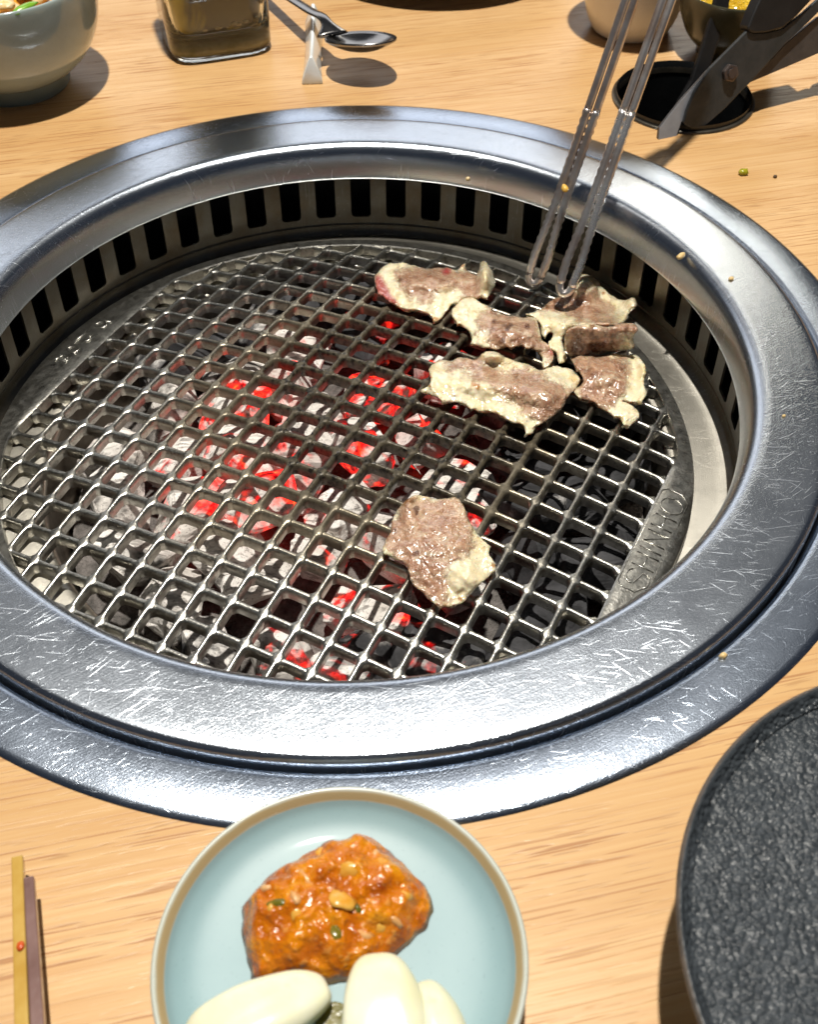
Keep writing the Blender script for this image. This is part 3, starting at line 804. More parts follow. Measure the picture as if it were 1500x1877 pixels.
def blob(name, px, zb, H, mat, seed, rings=26, amp=0.0016, per=160, pw=2.2):
    P = [at(x, y, zb+H*0.35) for x, y in px]
    cx = sum(p.x for p in P)/len(P); cy = sum(p.y for p in P)/len(P)
    cs = [(p.x, p.y) for p in P]; pts = smoothprof(cs+cs[:1], 8)[:-1]
    n = len(pts); v, f = [], []
    for i in range(rings+1):
        t = 1 - i/rings
        for k, (x, y) in enumerate(pts):
            X, Y = cx+(x-cx)*t, cy+(y-cy)*t
            z = zb + H*(1-t**pw)**0.62
            d = Vector((X*per, Y*per, seed))
            nz = fbm(d, 3)
            q = min(1, (1-t)*8)
            X += amp*0.7*noise.noise(d*1.3+Vector((3, 0, z*per)))*(1-q*.6); Y += amp*0.7*noise.noise(d*1.3+Vector((0, 7, z*per)))*(1-q*.6)
            z += amp*1.5*nz*q + H*0.22*noise.noise(Vector((X*55, Y*55, seed)))*q
            v.append((X, Y, max(z, zb)))
    for i in range(rings):
        for k in range(n):
            k2 = (k+1) % n; f.append((i*n+k, i*n+k2, (i+1)*n+k2, (i+1)*n+k))
    f.append(tuple(reversed(range(n))))
    return py_obj(name, v, f, mat), (cx, cy)
def merge(o):
    bm = bmesh.new(); bm.from_mesh(o.data); bmesh.ops.remove_doubles(bm, verts=bm.verts, dist=1e-5); bmesh.ops.recalc_face_normals(bm, faces=bm.faces); bm.to_mesh(o.data); bm.free()
paste, _ = blob('bean_paste', po_px, DZ+0.0004, 0.0120, pm, 4.2, 34, 0.0015, 180); merge(paste)
tag(paste, 'heap of glossy orange chilli bean paste on the celadon saucer', 'sauce')
# pieces in the paste: beans, chilli, garlic bits
bean_m = simple('soybean', (0.60, 0.26, 0.02), (0.68, 0.40, 0.08), 0.25, 200.0, Coat_Weight=0.5)
pepper_m = simple('green_chilli', (0.085, 0.085, 0.008), (0.16, 0.13, 0.012), 0.2, 150.0, Coat_Weight=0.5)
bit_m = simple('minced_garlic', (0.56, 0.24, 0.06), (0.66, 0.38, 0.16), 0.3, 200.0, Coat_Weight=0.4)
def surf(o_, px, py):
    bm = bmesh.new(); bm.from_mesh(o_.data)
    from mathutils.bvhtree import BVHTree
    t = BVHTree.FromBMesh(bm); bm.free()
    h = t.ray_cast(CO, ray(px, py).normalized())
    return h[0], h[1]
def ellip(name, c, ax, rot, mat, parent, seed=0, n=12, bumpy=0.12):
    bm = bmesh.new(); bmesh.ops.create_icosphere(bm, subdivisions=2, radius=1)
    for v in bm.verts: v.co *= 1+bumpy*noise.noise(v.co*1.6+Vector((seed, 0, 0)))
    bm.transform(Matrix.Translation(c) @ rot.to_4x4() @ Matrix.Diagonal((*ax, 1)))
    return bm_obj(name, bm, mat, parent)
for i, (x, y, kind, a, b) in enumerate([(626, 1643, 'soybean', .0042, .0030), (640, 1597, 'soybean', .0032, .0026), (545, 1672, 'soybean', .0022, .0018), (697, 1703, 'soybean', .0021, .0019), (500, 1655, 'chilli_piece', .0040, .0014), (615, 1705, 'chilli_piece', .0026, .0024),
        (540, 1640, 'garlic_bit', .0013, .0026), (560, 1603, 'garlic_bit', .0030, .0011), (668, 1712, 'garlic_bit', .0015, .0030), (485, 1625, 'garlic_bit', .0014, .0022), (612, 1535, 'chilli_piece', .0022, .0015), (690, 1560, 'garlic_bit', .0018, .0013), (495, 1662, 'soybean', .0016, .0012), (750, 1640, 'soybean', .0018, .0022), (585, 1560, 'soybean', .0022, .0016), (730, 1690, 'garlic_bit', .001, .0024), (655, 1660, 'chilli_piece', .0010, .0022)]):
    h, nn = surf(paste, x, y)
    if h is None: continue
    rot = nn.to_track_quat('Z', 'Y').to_matrix() @ Euler((0, 0, 0.5*i)).to_matrix() if kind != 'garlic_bit' else nn.to_track_quat('Z', 'Y').to_matrix()
    ellip(kind, h - nn*0.0008, (a, b, 0.0012), rot, {'soybean': bean_m, 'chilli_piece': pepper_m, 'garlic_bit': bit_m}[kind], paste, i*3.7, bumpy=0.45)
# garlic cloves
def garlic_mat():
    k = M('peeled_garlic', (0.72, 0.66, 0.40), 0.32); o = k.obj()
    n = k.noise(o, 60.0, 3); n2 = k.noise(k.mapping(o, (40, 40, 300)), 1.0, 3)
    c = k.mix(k.rng(n, .35, .65), (0.70, 0.69, 0.46), (0.76, 0.76, 0.60))
    k.to('Base Color', k.mix(k.math('MULTIPLY', k.rng(n2, .5, .7), .3), c, (0.68, 0.66, 0.38)))
    sp = k.rng(k.noise(o, 130.0, 3), .66, .74); k.to('Base Color', k.mix(k.math('MULTIPLY', sp, .4), k.b.inputs['Base Color'].links[0].from_socket, (0.58, 0.46, 0.20)))
    k.set('Subsurface Weight', 0.3); k.set('Subsurface Radius', (1, .8, .4)); k.set('Subsurface Scale', 0.004); k.set('Coat Weight', 0.25); k.set('Coat Roughness', 0.15)
    k.bump(n2, .12, .0008); return k.m
gm = garlic_mat()
def clove(label, c, ax, dirv, seed, fat=0.0):
    n, m = 40, 26; v, f = [], []
    d = Vector(dirv).normalized(); up = Vector((0, 0, 1)); s = d.cross(up).normalized(); w = s.cross(d)
    c = Vector(c)
    for i in range(m+1):
        t = i/m; th = pi*t
        x = -cos(th)
        r = sin(th)**0.56*(1 - 0.20*x + fat*x*x)*0.95
        for k in range(n):
            a = 2*pi*k/n
            fl = (abs(cos(a))**2.8 + abs(sin(a))**2.8)**(-1/2.8)*(1 - 0.05*cos(3*a+seed) - 0.012*cos(9*a))*0.93
            q = c + d*(x*ax[0]) + s*(cos(a)*r*ax[1]*fl) + w*(sin(a)*r*ax[2]*fl + 0.002*(1-x*x))
            q += Vector((1, 1, 1))*0.0004*noise.noise(q*120)
            v.append(q)
    for i in range(m):
        for k in range(n):
            k2 = (k+1) % n; f.append((i*n+k, i*n+k2, (i+1)*n+k2, (i+1)*n+k))
    o = py_obj('garlic_clove', v, f, gm); merge(o)
    tag(o, label, 'garlic', 'peeled garlic cloves on the saucer')
clove('peeled garlic clove lying at the left front of the orange paste', at(476, 1872, 0.0210), (0.0180, 0.0094, 0.0078), (1, 0.42, 0.05), 1)
clove('plump peeled garlic clove in the middle, pointing up at the paste', at(703, 1872, 0.0212), (0.0160, 0.0112, 0.0080), (-0.05, 1, 0.12), 2)
clove('smallest visible garlic clove, tucked right of the plump one', at(802, 1884, 0.0195), (0.0112, 0.0070, 0.0066), (-0.25, 1, 0.05), 4)
h = at(612, 1872, 0.0160)
bm = bmesh.new(); tube(bm, [h+Vector((0, 0, -.0015)), h+Vector((0, 0, .0015))], .0045, 18)
o = bm_obj('chilli_slice', bm, pepper_m, None, True, radians(40)); bevel_all(o, .0005); tag(o, 'slice of green chilli peeking out between the two front garlic cloves', 'chilli')

# ------------------------------------------------------------------ black stone plate
def stone_mat():
    k = M('black_textured_glaze', (0.022, 0.026, 0.030), 0.40); o = k.obj(); r, a, z = k.polar()
    vo = k.voro(o, 680.0, 'SMOOTH_F1', 'Distance', 1.0, 0.35); n = k.noise(o, 700.0, 3, .6); n0 = k.noise(o, 160.0, 3)
    flat = k.rng(r, 0.0796, 0.0772, 0, 1, True)
    hgt = k.math('MULTIPLY', k.math('ADD', k.math('MULTIPLY', vo, -1.3), k.math('ADD', k.math('MULTIPLY', n, 0.7), k.math('MULTIPLY', n0, 0.4))), k.math('MULTIPLY_ADD', flat, 0.9, 0.1))
    k.to('Base Color', k.mix(k.rng(n0, .35, .65), (0.030, 0.036, 0.042), (0.048, 0.056, 0.064)))
    k.to('Roughness', k.math('MULTIPLY_ADD', n, .16, .24))
    k.bump(hgt, 0.75, 0.0011); return k.m
sm = stone_mat()
pc = empty('stone_plate', (0.1500, -0.2707, 0)); tag(pc, 'round black plate with pebbled surface, cut off at the lower right', 'plate')
lathe('plate_body', smoothprof([(0.0, 0.004), (0.046, 0.003), (0.047, 0.0), (0.051, 0.0), (0.053, 0.006), (0.066, 0.026), (0.0780, 0.0378), (0.0797, 0.0400)], 3), sm, pc, 128)
lathe('plate_top', smoothprof([(0.0797, 0.0400), (0.0800, 0.0408), (0.0795, 0.0413), (0.0789, 0.0409), (0.0780, 0.0394), (0.0762, 0.0378), (0.073, 0.0368), (0.035, 0.0362), (0.0, 0.0362)], 3), sm, pc, 128)
edge_m = simple('worn_rim', (0.05, 0.042, 0.036), (0.09, 0.07, 0.055), 0.35, 200.0)
lathe('rim_edge', smoothprof([(0.0797, 0.0396), (0.0805, 0.0404), (0.0804, 0.0411), (0.0796, 0.0415)], 3), edge_m, pc, 128)
for ch in pc.children: ch.matrix_parent_inverse = Matrix()

# ------------------------------------------------------------------ chopsticks
def stick(label, tip, end, w0, w1, mat, name='chopstick'):
    tip, end = Vector(tip), Vector(end); d = (end-tip).normalized(); end = tip + d*0.23; s = d.cross(Vector((0, 0, 1))).normalized(); u = s.cross(d)
    bm = bmesh.new(); rows = []
    for t, w in ((0, w0), (0.25, w0*.75+w1*.25), (1, w1)):
        c = tip.lerp(end, t); rows.append([bm.verts.new(c + s*(a*w) + u*(b*w)) for a, b in ((-1, -1), (1, -1), (1, 1), (-1, 1))])
    for i in range(2):
        for k in range(4): bm.faces.new((rows[i][k], rows[i][(k+1) % 4], rows[i+1][(k+1) % 4], rows[i+1][k]))
    bm.faces.new(rows[0][::-1]); bm.faces.new(rows[-1]); bmesh.ops.recalc_face_normals(bm, faces=bm.faces)
    o = bm_obj(name, bm, mat, None, False); bevel_all(o, w0*0.35, 3); tag(o, label, 'chopstick', 'chopsticks lying at the left front')
    return o, tip, d
cs1 = simple('yellow_lacquer', (0.44, 0.26, 0.05), (0.52, 0.34, 0.09), 0.2, 90.0, Coat_Weight=0.6)
cs2 = simple('brown_lacquer', (0.15, 0.080, 0.068), (0.20, 0.115, 0.10), 0.3, 90.0, Coat_Weight=0.7)
y_, t1, d1 = stick('yellow translucent chopstick, left one of the pair', at(33, 1572, 0.0085), at(42, 1877, 0.0105), 0.00155, 0.0028, cs1)
b_, t2, d2 = stick('dark brown lacquered chopstick beside the yellow one', at(54, 1610, 0.0100), at(70, 1877, 0.0115), 0.0014, 0.0030, cs2)
red_m = simple('red_speck', (0.45, 0.05, 0.01), (0.55, 0.10, 0.02), 0.2, 300.0)
ellip('sauce_speck', t1+d1*0.027+Vector((0.0004, 0, 0.0021)), (.0011, .0014, .0005), Matrix.Identity(3), red_m, y_, 3)

# ------------------------------------------------------------------ celadon bowl, upper left
BC = (-0.1755, 0.2470)
bowl = empty('rice_bowl', (*BC, 0)); tag(bowl, 'grey green celadon bowl of food, cut off at the upper left corner', 'bowl')
bmats = glaze('celadon_grey', (0.30, 0.36, 0.34), (0.36, 0.42, 0.40), 0.12)
foot_m = glaze('celadon_foot', (0.16, 0.22, 0.22), (0.20, 0.26, 0.26), 0.25)
lathe('foot', smoothprof([(0.0, 0.003), (0.0245, 0.003), (0.0250, 0.0), (0.0275, 0.0), (0.0285, 0.004), (0.0300, 0.0085)], 3), foot_m, bowl, 96)
lathe('bowl_body', smoothprof([(0.0300, 0.0085), (0.0360, 0.0125), (0.0430, 0.0200), (0.0480, 0.0300), (0.0506, 0.0420), (0.0515, 0.0540), (0.0514, 0.0580), (0.0506, 0.0590), (0.0498, 0.0580), (0.0495, 0.0520), (0.0480, 0.0400), (0.0440, 0.0260), (0.0350, 0.0160), (0.0, 0.0120)], 4), bmats, bowl, 128)
for ch in bowl.children: ch.matrix_parent_inverse = Matrix()
food = empty('food', (*BC, 0.05)); tag(food, 'pale shredded food in orange broth heaped in the celadon bowl', 'food')
broth_m = simple('orange_broth', (0.60, 0.25, 0.02), (0.70, 0.34, 0.04), 0.15, 90.0, Coat_Weight=0.5)
lathe('broth', [(0.0490, 0.0500), (0.03, 0.0510), (0.0, 0.0515)], broth_m, food, 64, BC + (0,))
flake_m = simple('noodle_flake', (0.74, 0.48, 0.16), (0.80, 0.66, 0.42), 0.28, 120.0, bump=0.4, bd=0.001, Coat_Weight=0.3)
rg = random.Random(4)
for i in range(44):
    r = 0.043*sqrt(rg.random()); a = rg.uniform(0, 2*pi)
    ellip('flake', Vector((BC[0]+r*cos(a), BC[1]+r*sin(a), 0.0525+rg.uniform(0, .004))), (rg.uniform(.005, .009), rg.uniform(.0028, .0045), rg.uniform(.0014, .0026)), Euler((rg.uniform(-.5, .5), rg.uniform(-.5, .5), rg.uniform(0, pi))).to_matrix(), flake_m, food, i, bumpy=0.4)
on = at(44, 16, 0.0585)
on_m = simple('green_onion', (0.16, 0.36, 0.02), (0.24, 0.46, 0.05), 0.25, 150.0, Coat_Weight=0.4)
o = ellip('green_onion', on, (.0075, .0024, .0016), Euler((0.2, -0.1, 0.75)).to_matrix(), on_m, None, 2, bumpy=.2); tag(o, 'bright green onion slice lying on the food in the celadon bowl', 'vegetable')

# ------------------------------------------------------------------ glass jar
def jar():
    c = Vector((-0.0712, 0.2925)); rot = radians(15); half = 0.0290
    def rs(s, k=52, p=5.0):
        out = []
        for i in range(k):
            a = 2*pi*i/k
            q = (abs(cos(a))**p + abs(sin(a))**p)**(-1/p)
            x, y = s*q*cos(a), s*q*sin(a)
            out.append((c.x + x*cos(rot)-y*sin(rot), c.y + x*sin(rot)+y*cos(rot)))
        return out
    def shell(prof, name, mat, parent, cap_a=True, cap_b=True):
        v, f = [], []; k = 52
        for s, z in prof:
            v += [(x, y, z) for x, y in rs(s)]
        m = len(prof)
        for i in range(m-1):
            for j in range(k):
                j2 = (j+1) % k; f.append((i*k+j, i*k+j2, (i+1)*k+j2, (i+1)*k+j))
        if cap_a: f.append(tuple(reversed(range(k))))
        if cap_b: f.append(tuple((m-1)*k+j for j in range(k)))
        o = py_obj(name, v, f, mat, parent)
        bm = bmesh.new(); bm.from_mesh(o.data); bmesh.ops.recalc_face_normals(bm, faces=bm.faces); bm.to_mesh(o.data); bm.free()
        return o
    e = empty('glass_jar', (c.x, c.y, 0)); tag(e, 'square glass jar of dark oily liquid, between the bowl and the spoon', 'jar')
    g = M('clear_glass', (0.93, 0.95, 0.90), 0.03); g.set('Transmission Weight', 1.0); g.set('IOR', 1.46)
    g.bump(g.noise(g.obj(), 60.0, 2), 0.10, 0.0015)
    shell([(half*.90, 0.0005), (half*.97, 0.0015), (half, 0.0045), (half*1.01, 0.05), (half*.99, 0.105), (half*.8, 0.116), (half*.62, 0.122), (half*.62, 0.135), (half*.56, 0.135), (half*.56, 0.121), (half*.9, 0.100), (half*.93, 0.05), (half*.91, 0.018), (half*.80, 0.0125), (half*.5, 0.0110)], 'glass_body', g.m, e)
    q = M('dark_sauce', (0.02, 0.015, 0.004), 0.3); o_ = q.obj(); n = q.noise(q.mapping(o_, (1, 1, .6)), 30.0, 3, .5, .6)
    sx = q.node('ShaderNodeSeparateXYZ'); q.L(o_, sx.inputs[0]); n = q.math('ADD', n, q.rng(sx.outputs[0], -0.098, -0.068, 0.16, -0.08))
    q.to('Base Color', q.ramp(n, [(.38, (.004, .003, .002)), (.50, (.014, .011, .003)), (.62, (.55, .41, .02))]))
    shell([(half*.5, 0.0122), (half*.79, 0.0135), (half*.898, 0.019), (half*.915, 0.05), (half*.89, 0.092)], 'dark_liquid', q.m, e)
    sl = simple('settled_oil', (0.16, 0.14, 0.03), (0.36, 0.31, 0.17), 0.3, 70.0)
    shell([(half*.84, 0.0030), (half*.90, 0.0045), (half*.88, 0.0095), (half*.6, 0.0105)], 'settled_layer', sl.m if hasattr(sl, 'm') else sl, e)
    cap = simple('jar_lid', (0.02, 0.02, 0.02), (0.03, 0.03, 0.03), 0.4)
    bm = bmesh.new(); tube(bm, [(c.x, c.y, 0.128), (c.x, c.y, 0.142)], half*.74, 40); bm_obj('lid', bm, cap, e, True, radians(40))
    sed = simple('sediment', (0.55, 0.46, 0.30), (0.30, 0.22, 0.10), 0.4, 200.0)
    rg = random.Random(3)
    for i in range(16):
        a, b = rg.uniform(-.7, .9)*half, -half*rg.uniform(.80, .9)
        x = c.x + a*cos(rot)-b*sin(rot); y = c.y + a*sin(rot)+b*cos(rot)
        ellip('sediment_grain', Vector((x, y, 0.0155+rg.uniform(0, .006))), (.0016*rg.uniform(.5, 1.4), .001, .0009), Euler((0, 0, rot)).to_matrix(), sed, e, i)
jar()

# ------------------------------------------------------------------ spoon and its rest
rest_m = glaze('white_porcelain', (0.70, 0.74, 0.74), (0.76, 0.79, 0.79), 0.15)
def spoon_rest():
    y0, y1 = 0.2350, 0.3050; v, f = [], []
    N = 10
    for i in range(N+1):
        t = i/N; y = y0+(y1-y0)*t; xc = -0.0160+0.0015*t; hw = 0.0058*(1-.18*sin(pi*t)); hz = 0.0145*(1-.22*sin(pi*t))
        v += [(xc-hw, y, 0), (xc+hw, y, 0), (xc+hw*.9, y, .0035), (xc+.0008, y+.002*(1-2*t)*(1 if t in (0, 1) else 0), hz), (xc-.0008, y+.002*(1-2*t)*(1 if t in (0, 1) else 0), hz), (xc-hw*.9, y, .0035)]
    for i in range(N):
        for k in range(6):
            k2 = (k+1) % 6; f.append((i*6+k, i*6+k2, (i+1)*6+k2, (i+1)*6+k))
    f.append(tuple(reversed(range(6)))); f.append(tuple(N*6+k for k in range(6)))
    o = py_obj('spoon_rest', v, f, rest_m, None, True); merge(o); bevel_all(o, .0009, 3); tag(o, 'white porcelain prism shaped spoon rest under the dark spoon', 'spoon rest')
spoon_rest()
sp_m = simple('dark_spoon_metal', (0.26, 0.25, 0.245), (0.32, 0.31, 0.30), 0.2, 60.0, 1.0, 0.05)
def spoon():
    e = empty('spoon', (0.010, 0.246, 0.014)); tag(e, 'dark metal spoon resting on the white porcelain rest', 'spoon')
    up = Vector((-0.03, 0.25, 0.97)).normalized(); ax = Vector((0.80, -0.60, 0)); ax = (ax - up*ax.dot(up)).normalized(); sd = ax.cross(up)
    c = Vector((0.0115, 0.2455, 0.0205)); v, f = [], []; n, m = 40, 10
    La, Lb, D = 0.0205, 0.0168, 0.0062
    def surf_(r, a, dz): 
        w = 1 + 0.12*cos(a)*-1
        return c + ax*(La*r*cos(a)) + sd*(Lb*r*sin(a)*w) + up*(-D*(1-r*r)+dz)
    for i in range(m+1):
        for k in range(n): v.append(surf_(i/m, 2*pi*k/n, 0))
    for i in range(m+1):
        for k in range(n): v.append(surf_(i/m*.995, 2*pi*k/n, -0.0011))
    for i in range(m):
        for k in range(n):
            k2 = (k+1) % n; f.append((i*n+k, (i+1)*n+k, (i+1)*n+k2, i*n+k2)); o2 = (m+1)*n
            f.append((o2+i*n+k, o2+i*n+k2, o2+(i+1)*n+k2, o2+(i+1)*n+k))
    for k in range(n):
        k2 = (k+1) % n; f.append((m*n+k, (m+1)*n+m*n+k, (m+1)*n+m*n+k2, m*n+k2))
    o = py_obj('spoon_bowl', v, f, sp_m, e); merge(o)
    A = c - ax*La*.93
    path = smoothprof([tuple(A), (-0.0085, 0.2690, 0.0208), (-0.0175, 0.2850, 0.0190), (-0.0395, 0.331, 0.0135), (-0.062, 0.378, 0.0085), (-0.090, 0.437, 0.0040)], 6)
    bm = bmesh.new(); rows = []
    for i, p in enumerate(path):
        p = Vector(p); t = (Vector(path[min(i+1, len(path)-1)])-Vector(path[max(i-1, 0)])).normalized(); s = t.cross(Vector((0, 0, 1))).normalized(); u = s.cross(t)
        q = i/(len(path)-1); w = 0.0058*(1-sstep(0, .16, q)) + 0.0032 + .0022*sstep(.5, 1, q); th = 0.0013
        rows.append([bm.verts.new(p + s*(w*cos(a)) + u*(th*sin(a))) for a in [2*pi*k/12 for k in range(12)]])
    for i in range(len(rows)-1):
        for k in range(12): bm.faces.new((rows[i][k], rows[i][(k+1) % 12], rows[i+1][(k+1) % 12], rows[i+1][k]))
    bm.faces.new(rows[0][::-1]); bm.faces.new(rows[-1]); bmesh.ops.recalc_face_normals(bm, faces=bm.faces)
    bm_obj('handle', bm, sp_m, e)
spoon()

# ------------------------------------------------------------------ back plate, cup, gold dish
e = empty('back_plate', (0.0646, 0.4060, 0)); tag(e, 'dark round plate just showing at the top edge beyond the grill', 'plate')
dk = simple('dark_glaze', (0.030, 0.028, 0.026), (0.05, 0.045, 0.04), 0.3, 90.0)
lathe('plate_body', smoothprof([(0.0, .004), (.048, .003), (.049, 0), (.053, 0), (.056, .006), (.075, .020), (.0875, .030), (.0868, .0318), (.072, .024), (.05, .018), (0, .017)], 3), dk, e, 96)
for ch in e.children: ch.matrix_parent_inverse = Matrix()
cup = empty('cup', (0.1685, 0.2930, 0)); tag(cup, 'cream ceramic cup standing behind the tongs', 'cup')
cup_m = glaze('cream_glaze', (0.78, 0.72, 0.62), (0.82, 0.77, 0.68), 0.25)
lathe('cup_body', smoothprof([(0.0, .002), (.0190, .002), (.0215, .0005), (.0235, .0035), (.0268, .0120), (.0310, .030), (.0350, .052), (.0385, .074), (.0380, .0755), (.0368, .074), (.033, .052), (.027, .022), (.02, .008), (0, .007)], 4), cup_m, cup, 96)
for ch in cup.children: ch.matrix_parent_inverse = Matrix()
GB = (0.2175, 0.2600)
gb = empty('side_bowl', (*GB, 0)); tag(gb, 'dark green glazed bowl holding something golden, behind the scissors', 'bowl')
gb_m = glaze('dark_green_glaze', (0.075, 0.075, 0.045), (0.12, 0.115, 0.075), 0.25)
lathe('bowl_body', smoothprof([(0, .003), (.0145, .003), (.0150, 0), (.0170, 0), (.0180, .004), (.0250, .012), (.0300, .024), (.0315, .036), (.0308, .0370), (.0300, .035), (.0270, .022), (.016, .011), (0, .009)], 4), gb_m, gb, 80)
for ch in gb.children: ch.matrix_parent_inverse = Matrix()
gold_m = simple('golden_glossy_food', (0.62, 0.36, 0.015), (0.80, 0.52, 0.04), 0.18, 140.0, bump=0.8, bd=0.004, Coat_Weight=0.6)
gpx = [(GB[0]+0.0285*cos(2*pi*k/14), GB[1]+0.0285*sin(2*pi*k/14)) for k in range(14)]
v, f = [], []; n = 48; m = 16
for i in range(m+1):
    t = 1-i/m
    for k in range(n):
        a = 2*pi*k/n; x, y = 0.0285*t*cos(a), 0.0285*t*sin(a)
        v.append((GB[0]+x, GB[1]+y, 0.029+0.011*(1-t**2.5)+0.0035*abs(fbm((x*160, y*160, 2), 3))))
for i in range(m):
    for k in range(n): f.append((i*n+k, i*n+(k+1) % n, (i+1)*n+(k+1) % n, (i+1)*n+k))
o = py_obj('golden_food', v, f, gold_m); merge(o); tag(o, 'crinkled shiny golden food inside the dark green bowl', 'food')

# ------------------------------------------------------------------ utensil well with scissors and a black handle
well = empty('utensil_well', (HOLE[0], HOLE[1], 0)); tag(well, 'round black utensil well let into the table behind the grill', 'utensil holder')
wm = simple('black_enamel', (0.008, 0.009, 0.010), (0.014, 0.015, 0.016), 0.3, 60.0)
lathe('liner', smoothprof([(0.0, -.11), (.030, -.11), (.0335, -.10), (.0352, -.004), (.0358, -.0005)], 4), wm, well, 72)
lathe('well_rim', smoothprof([(.0350, -.003), (.0354, .0006), (.0362, .0014), (.0374, .0012), (.0378, .0002)], 4), simple('dark_rim_metal', (.10, .09, .075), (.16, .14, .11), .3, 80., .8), well, 96)
for ch in well.children: ch.matrix_parent_inverse = Matrix()
PV = at(1337, 133, 0.026); PN = Vector((0.30, -0.90, 0.30)).normalized()
sc = empty('scissors', PV); tag(sc, 'dark grey kitchen scissors standing in the utensil well', 'scissors')
def q5(x, y): return (1100+x/3.75, y/3.75)
blade_m = simple('dark_grey_steel', (0.055, 0.060, 0.062), (0.075, 0.078, 0.08), 0.42, 120.0, 0.55, 0.15)
blade2_m = simple('grey_steel', (0.10, 0.092, 0.088), (0.13, 0.12, 0.115), 0.40, 120.0, 0.6, 0.15)
bright_m = simple('ground_edge_steel', (0.36, 0.38, 0.42), (0.30, 0.32, 0.36), 0.3, 120.0, 0.3, 0.1)
def plate(name, pts, back, thick, mat, parent=sc, bev=.0004):
    P = [at_plane(*q5(*p), PV + PN*(-back), PN) for p in pts]
    bm = bmesh.new(); prism(bm, P, -PN*thick); bmesh.ops.recalc_face_normals(bm, faces=bm.faces)
    o = bm_obj(name, bm, mat, parent, False); bevel_all(o, bev); return o
plate('blade', [(1015, 215), (1060, 232), (1150, 228), (1260, 200), (1400, 90), (1500, 0), (1560, -60), (1580, 10), (1500, 92), (1330, 255), (1280, 300), (1180, 410), (1040, 565), (945, 660), (860, 750), (722, 872), (690, 886), (640, 884), (600, 868), (578, 845), (600, 760), (650, 640), (760, 470), (880, 350)], 0.0, 0.0022, blade_m)
plate('blade', [(1030, 572), (1500, 372), (1640, 300), (1640, 90), (1500, 120), (1380, 215), (1280, 300), (1170, 420), (900, 330), (740, 490), (560, 690), (480, 790), (410, 880), (400, 960), (520, 960), (560, 840), (640, 700), (800, 640)], 0.0026, 0.0020, blade2_m)
plate('ground_edge', [(738, 496), (650, 655), (640, 740), (560, 840), (520, 960), (404, 960), (410, 884), (480, 792), (562, 690)], 0.0023, 0.0002, bright_m, sc, .00005)
hp = [at_plane(*q5(*p), PV + PN*0.0016, PN) for p in [(1020, 190), (1060, 90), (1120, -40), (1300, -180), (1500, -180), (1470, -10), (1360, 110), (1260, 195), (1150, 226), (1060, 230), (1025, 215)]]
bm = bmesh.new(); prism(bm, hp, -PN*0.008); bmesh.ops.recalc_face_normals(bm, faces=bm.faces)
hm = simple('black_plastic', (0.008, 0.008, 0.009), (0.012, 0.012, 0.013), 0.5, 90.0)
bevel_all(bm_obj('handle', bm, hm, sc, False), .0018, 3)
hp = [at_plane(*q5(*p), PV - PN*0.0012, PN) for p in [(1540, 345), (1640, 300), (1900, 170), (2050, -80), (1850, -160), (1700, 20), (1600, 130)]]  # second handle lies out of view, added for its shadow on the table
bm = bmesh.new(); prism(bm, hp, -PN*0.008); bmesh.ops.recalc_face_normals(bm, faces=bm.faces)
bevel_all(bm_obj('handle', bm, hm, sc, False), .0018, 3)
cpt = at_plane(*q5(890, 502), PV+PN*0.0002, PN)
bm = bmesh.new(); tube(bm, [cpt-PN*.004, cpt+PN*.0022], 0.0046, 6); o = bm_obj('pivot_nut', bm, simple('dark_nut', (.11, .09, .085), (.15, .12, .11), .35, 200., .7), sc, False); bevel_all(o, .0006)
bm = bmesh.new(); tube(bm, [cpt+PN*.0018, cpt+PN*.0031], 0.0023, 20); bm_obj('pivot_screw', bm, o.data.materials[0], sc, True, radians(40))
BP = at(1275, 165, -0.004); BN = Vector((0.05, -0.95, 0.30)).normalized()
P = [at_plane(*q5(*p), BP, BN) for p in [(790, -120), (905, -120), (900, 0), (850, 200), (760, 470), (690, 600), (560, 830), (470, 880), (540, 700), (625, 560), (700, 330), (760, 130), (790, 0)]]
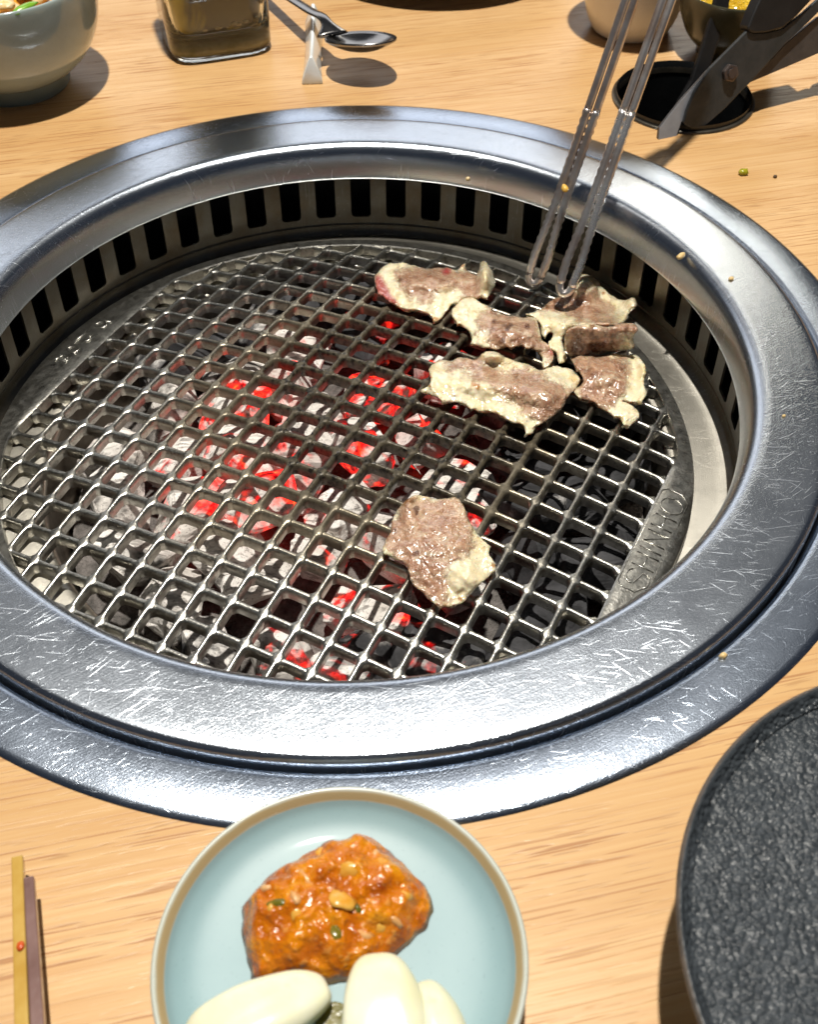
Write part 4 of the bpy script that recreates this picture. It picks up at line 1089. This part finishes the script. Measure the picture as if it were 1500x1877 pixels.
bm = bmesh.new(); prism(bm, P, -BN*0.004); bmesh.ops.recalc_face_normals(bm, faces=bm.faces)
o = bm_obj('kitchen_utensil', bm, hm, None, False); bevel_all(o, .001, 2); tag(o, 'straight black kitchen utensil standing in the well left of the scissors', 'utensil')

# ------------------------------------------------------------------ crumbs
garl = simple('crumb_tan', (0.62, 0.42, 0.16), (0.72, 0.54, 0.28), 0.35, 300.0)
def crumb(px, py, z, ax, rz, mat, name, label, cat='crumb', seed=0):
    c = at(px, py, z) ; c.z = z+ax[2]*.8
    o = ellip(name, c, ax, Euler((0, 0, rz)).to_matrix(), mat, None, seed, bumpy=.35); tag(o, label, cat)
crumb(1363, 320, 0.0, (.0026, .0019, .0017), .2, simple('olive_bit', (.30, .28, .01), (.40, .38, .04), .2, 300.), 'vegetable_crumb', 'small olive green crumb on the table right of the grill')
crumb(1421, 326, 0.0, (.0010, .0009, .0008), .2, simple('dark_bit', (.06, .03, .015), (.09, .05, .02), .4, 300.), 'dark_crumb', 'tiny dark crumb on the table beside the olive green one')
crumb(1248, 473, 0.0058, (.0032, .0013, .0012), .75, garl, 'garlic_crumb', 'long tan crumb on the inner edge of the steel ring', seed=3)
crumb(1340, 514, 0.0058, (.0013, .0010, .0010), .3, garl, 'garlic_crumb', 'small tan crumb on the pale part of the steel ring', seed=5)
crumb(858, 331, 0.001, (.0012, .0010, .0010), .3, garl, 'garlic_crumb', 'tan crumb stuck to the far inner lip of the ring', seed=6)
crumb(1325, 1204, 0.0018, (.0014, .0010, .0010), .3, garl, 'garlic_crumb', 'orange crumb on the front right of the outer flange', seed=8)
crumb(1437, 764, 0.0060, (.0008, .0006, .0006), .3, garl, 'garlic_crumb', 'tiny orange speck on the right side of the ring', seed=9)
h = at(1036, 346, 0.016)
o = ellip('garlic_crumb', h, (.0016, .0022, .0014), Euler((0.4, 0, .3)).to_matrix(), simple('amber_bit', (.66, .36, .05), (.72, .46, .10), .25, 300.), None, 2, bumpy=.3); tag(o, 'amber crumb stuck to the left arm of the tongs', 'crumb')
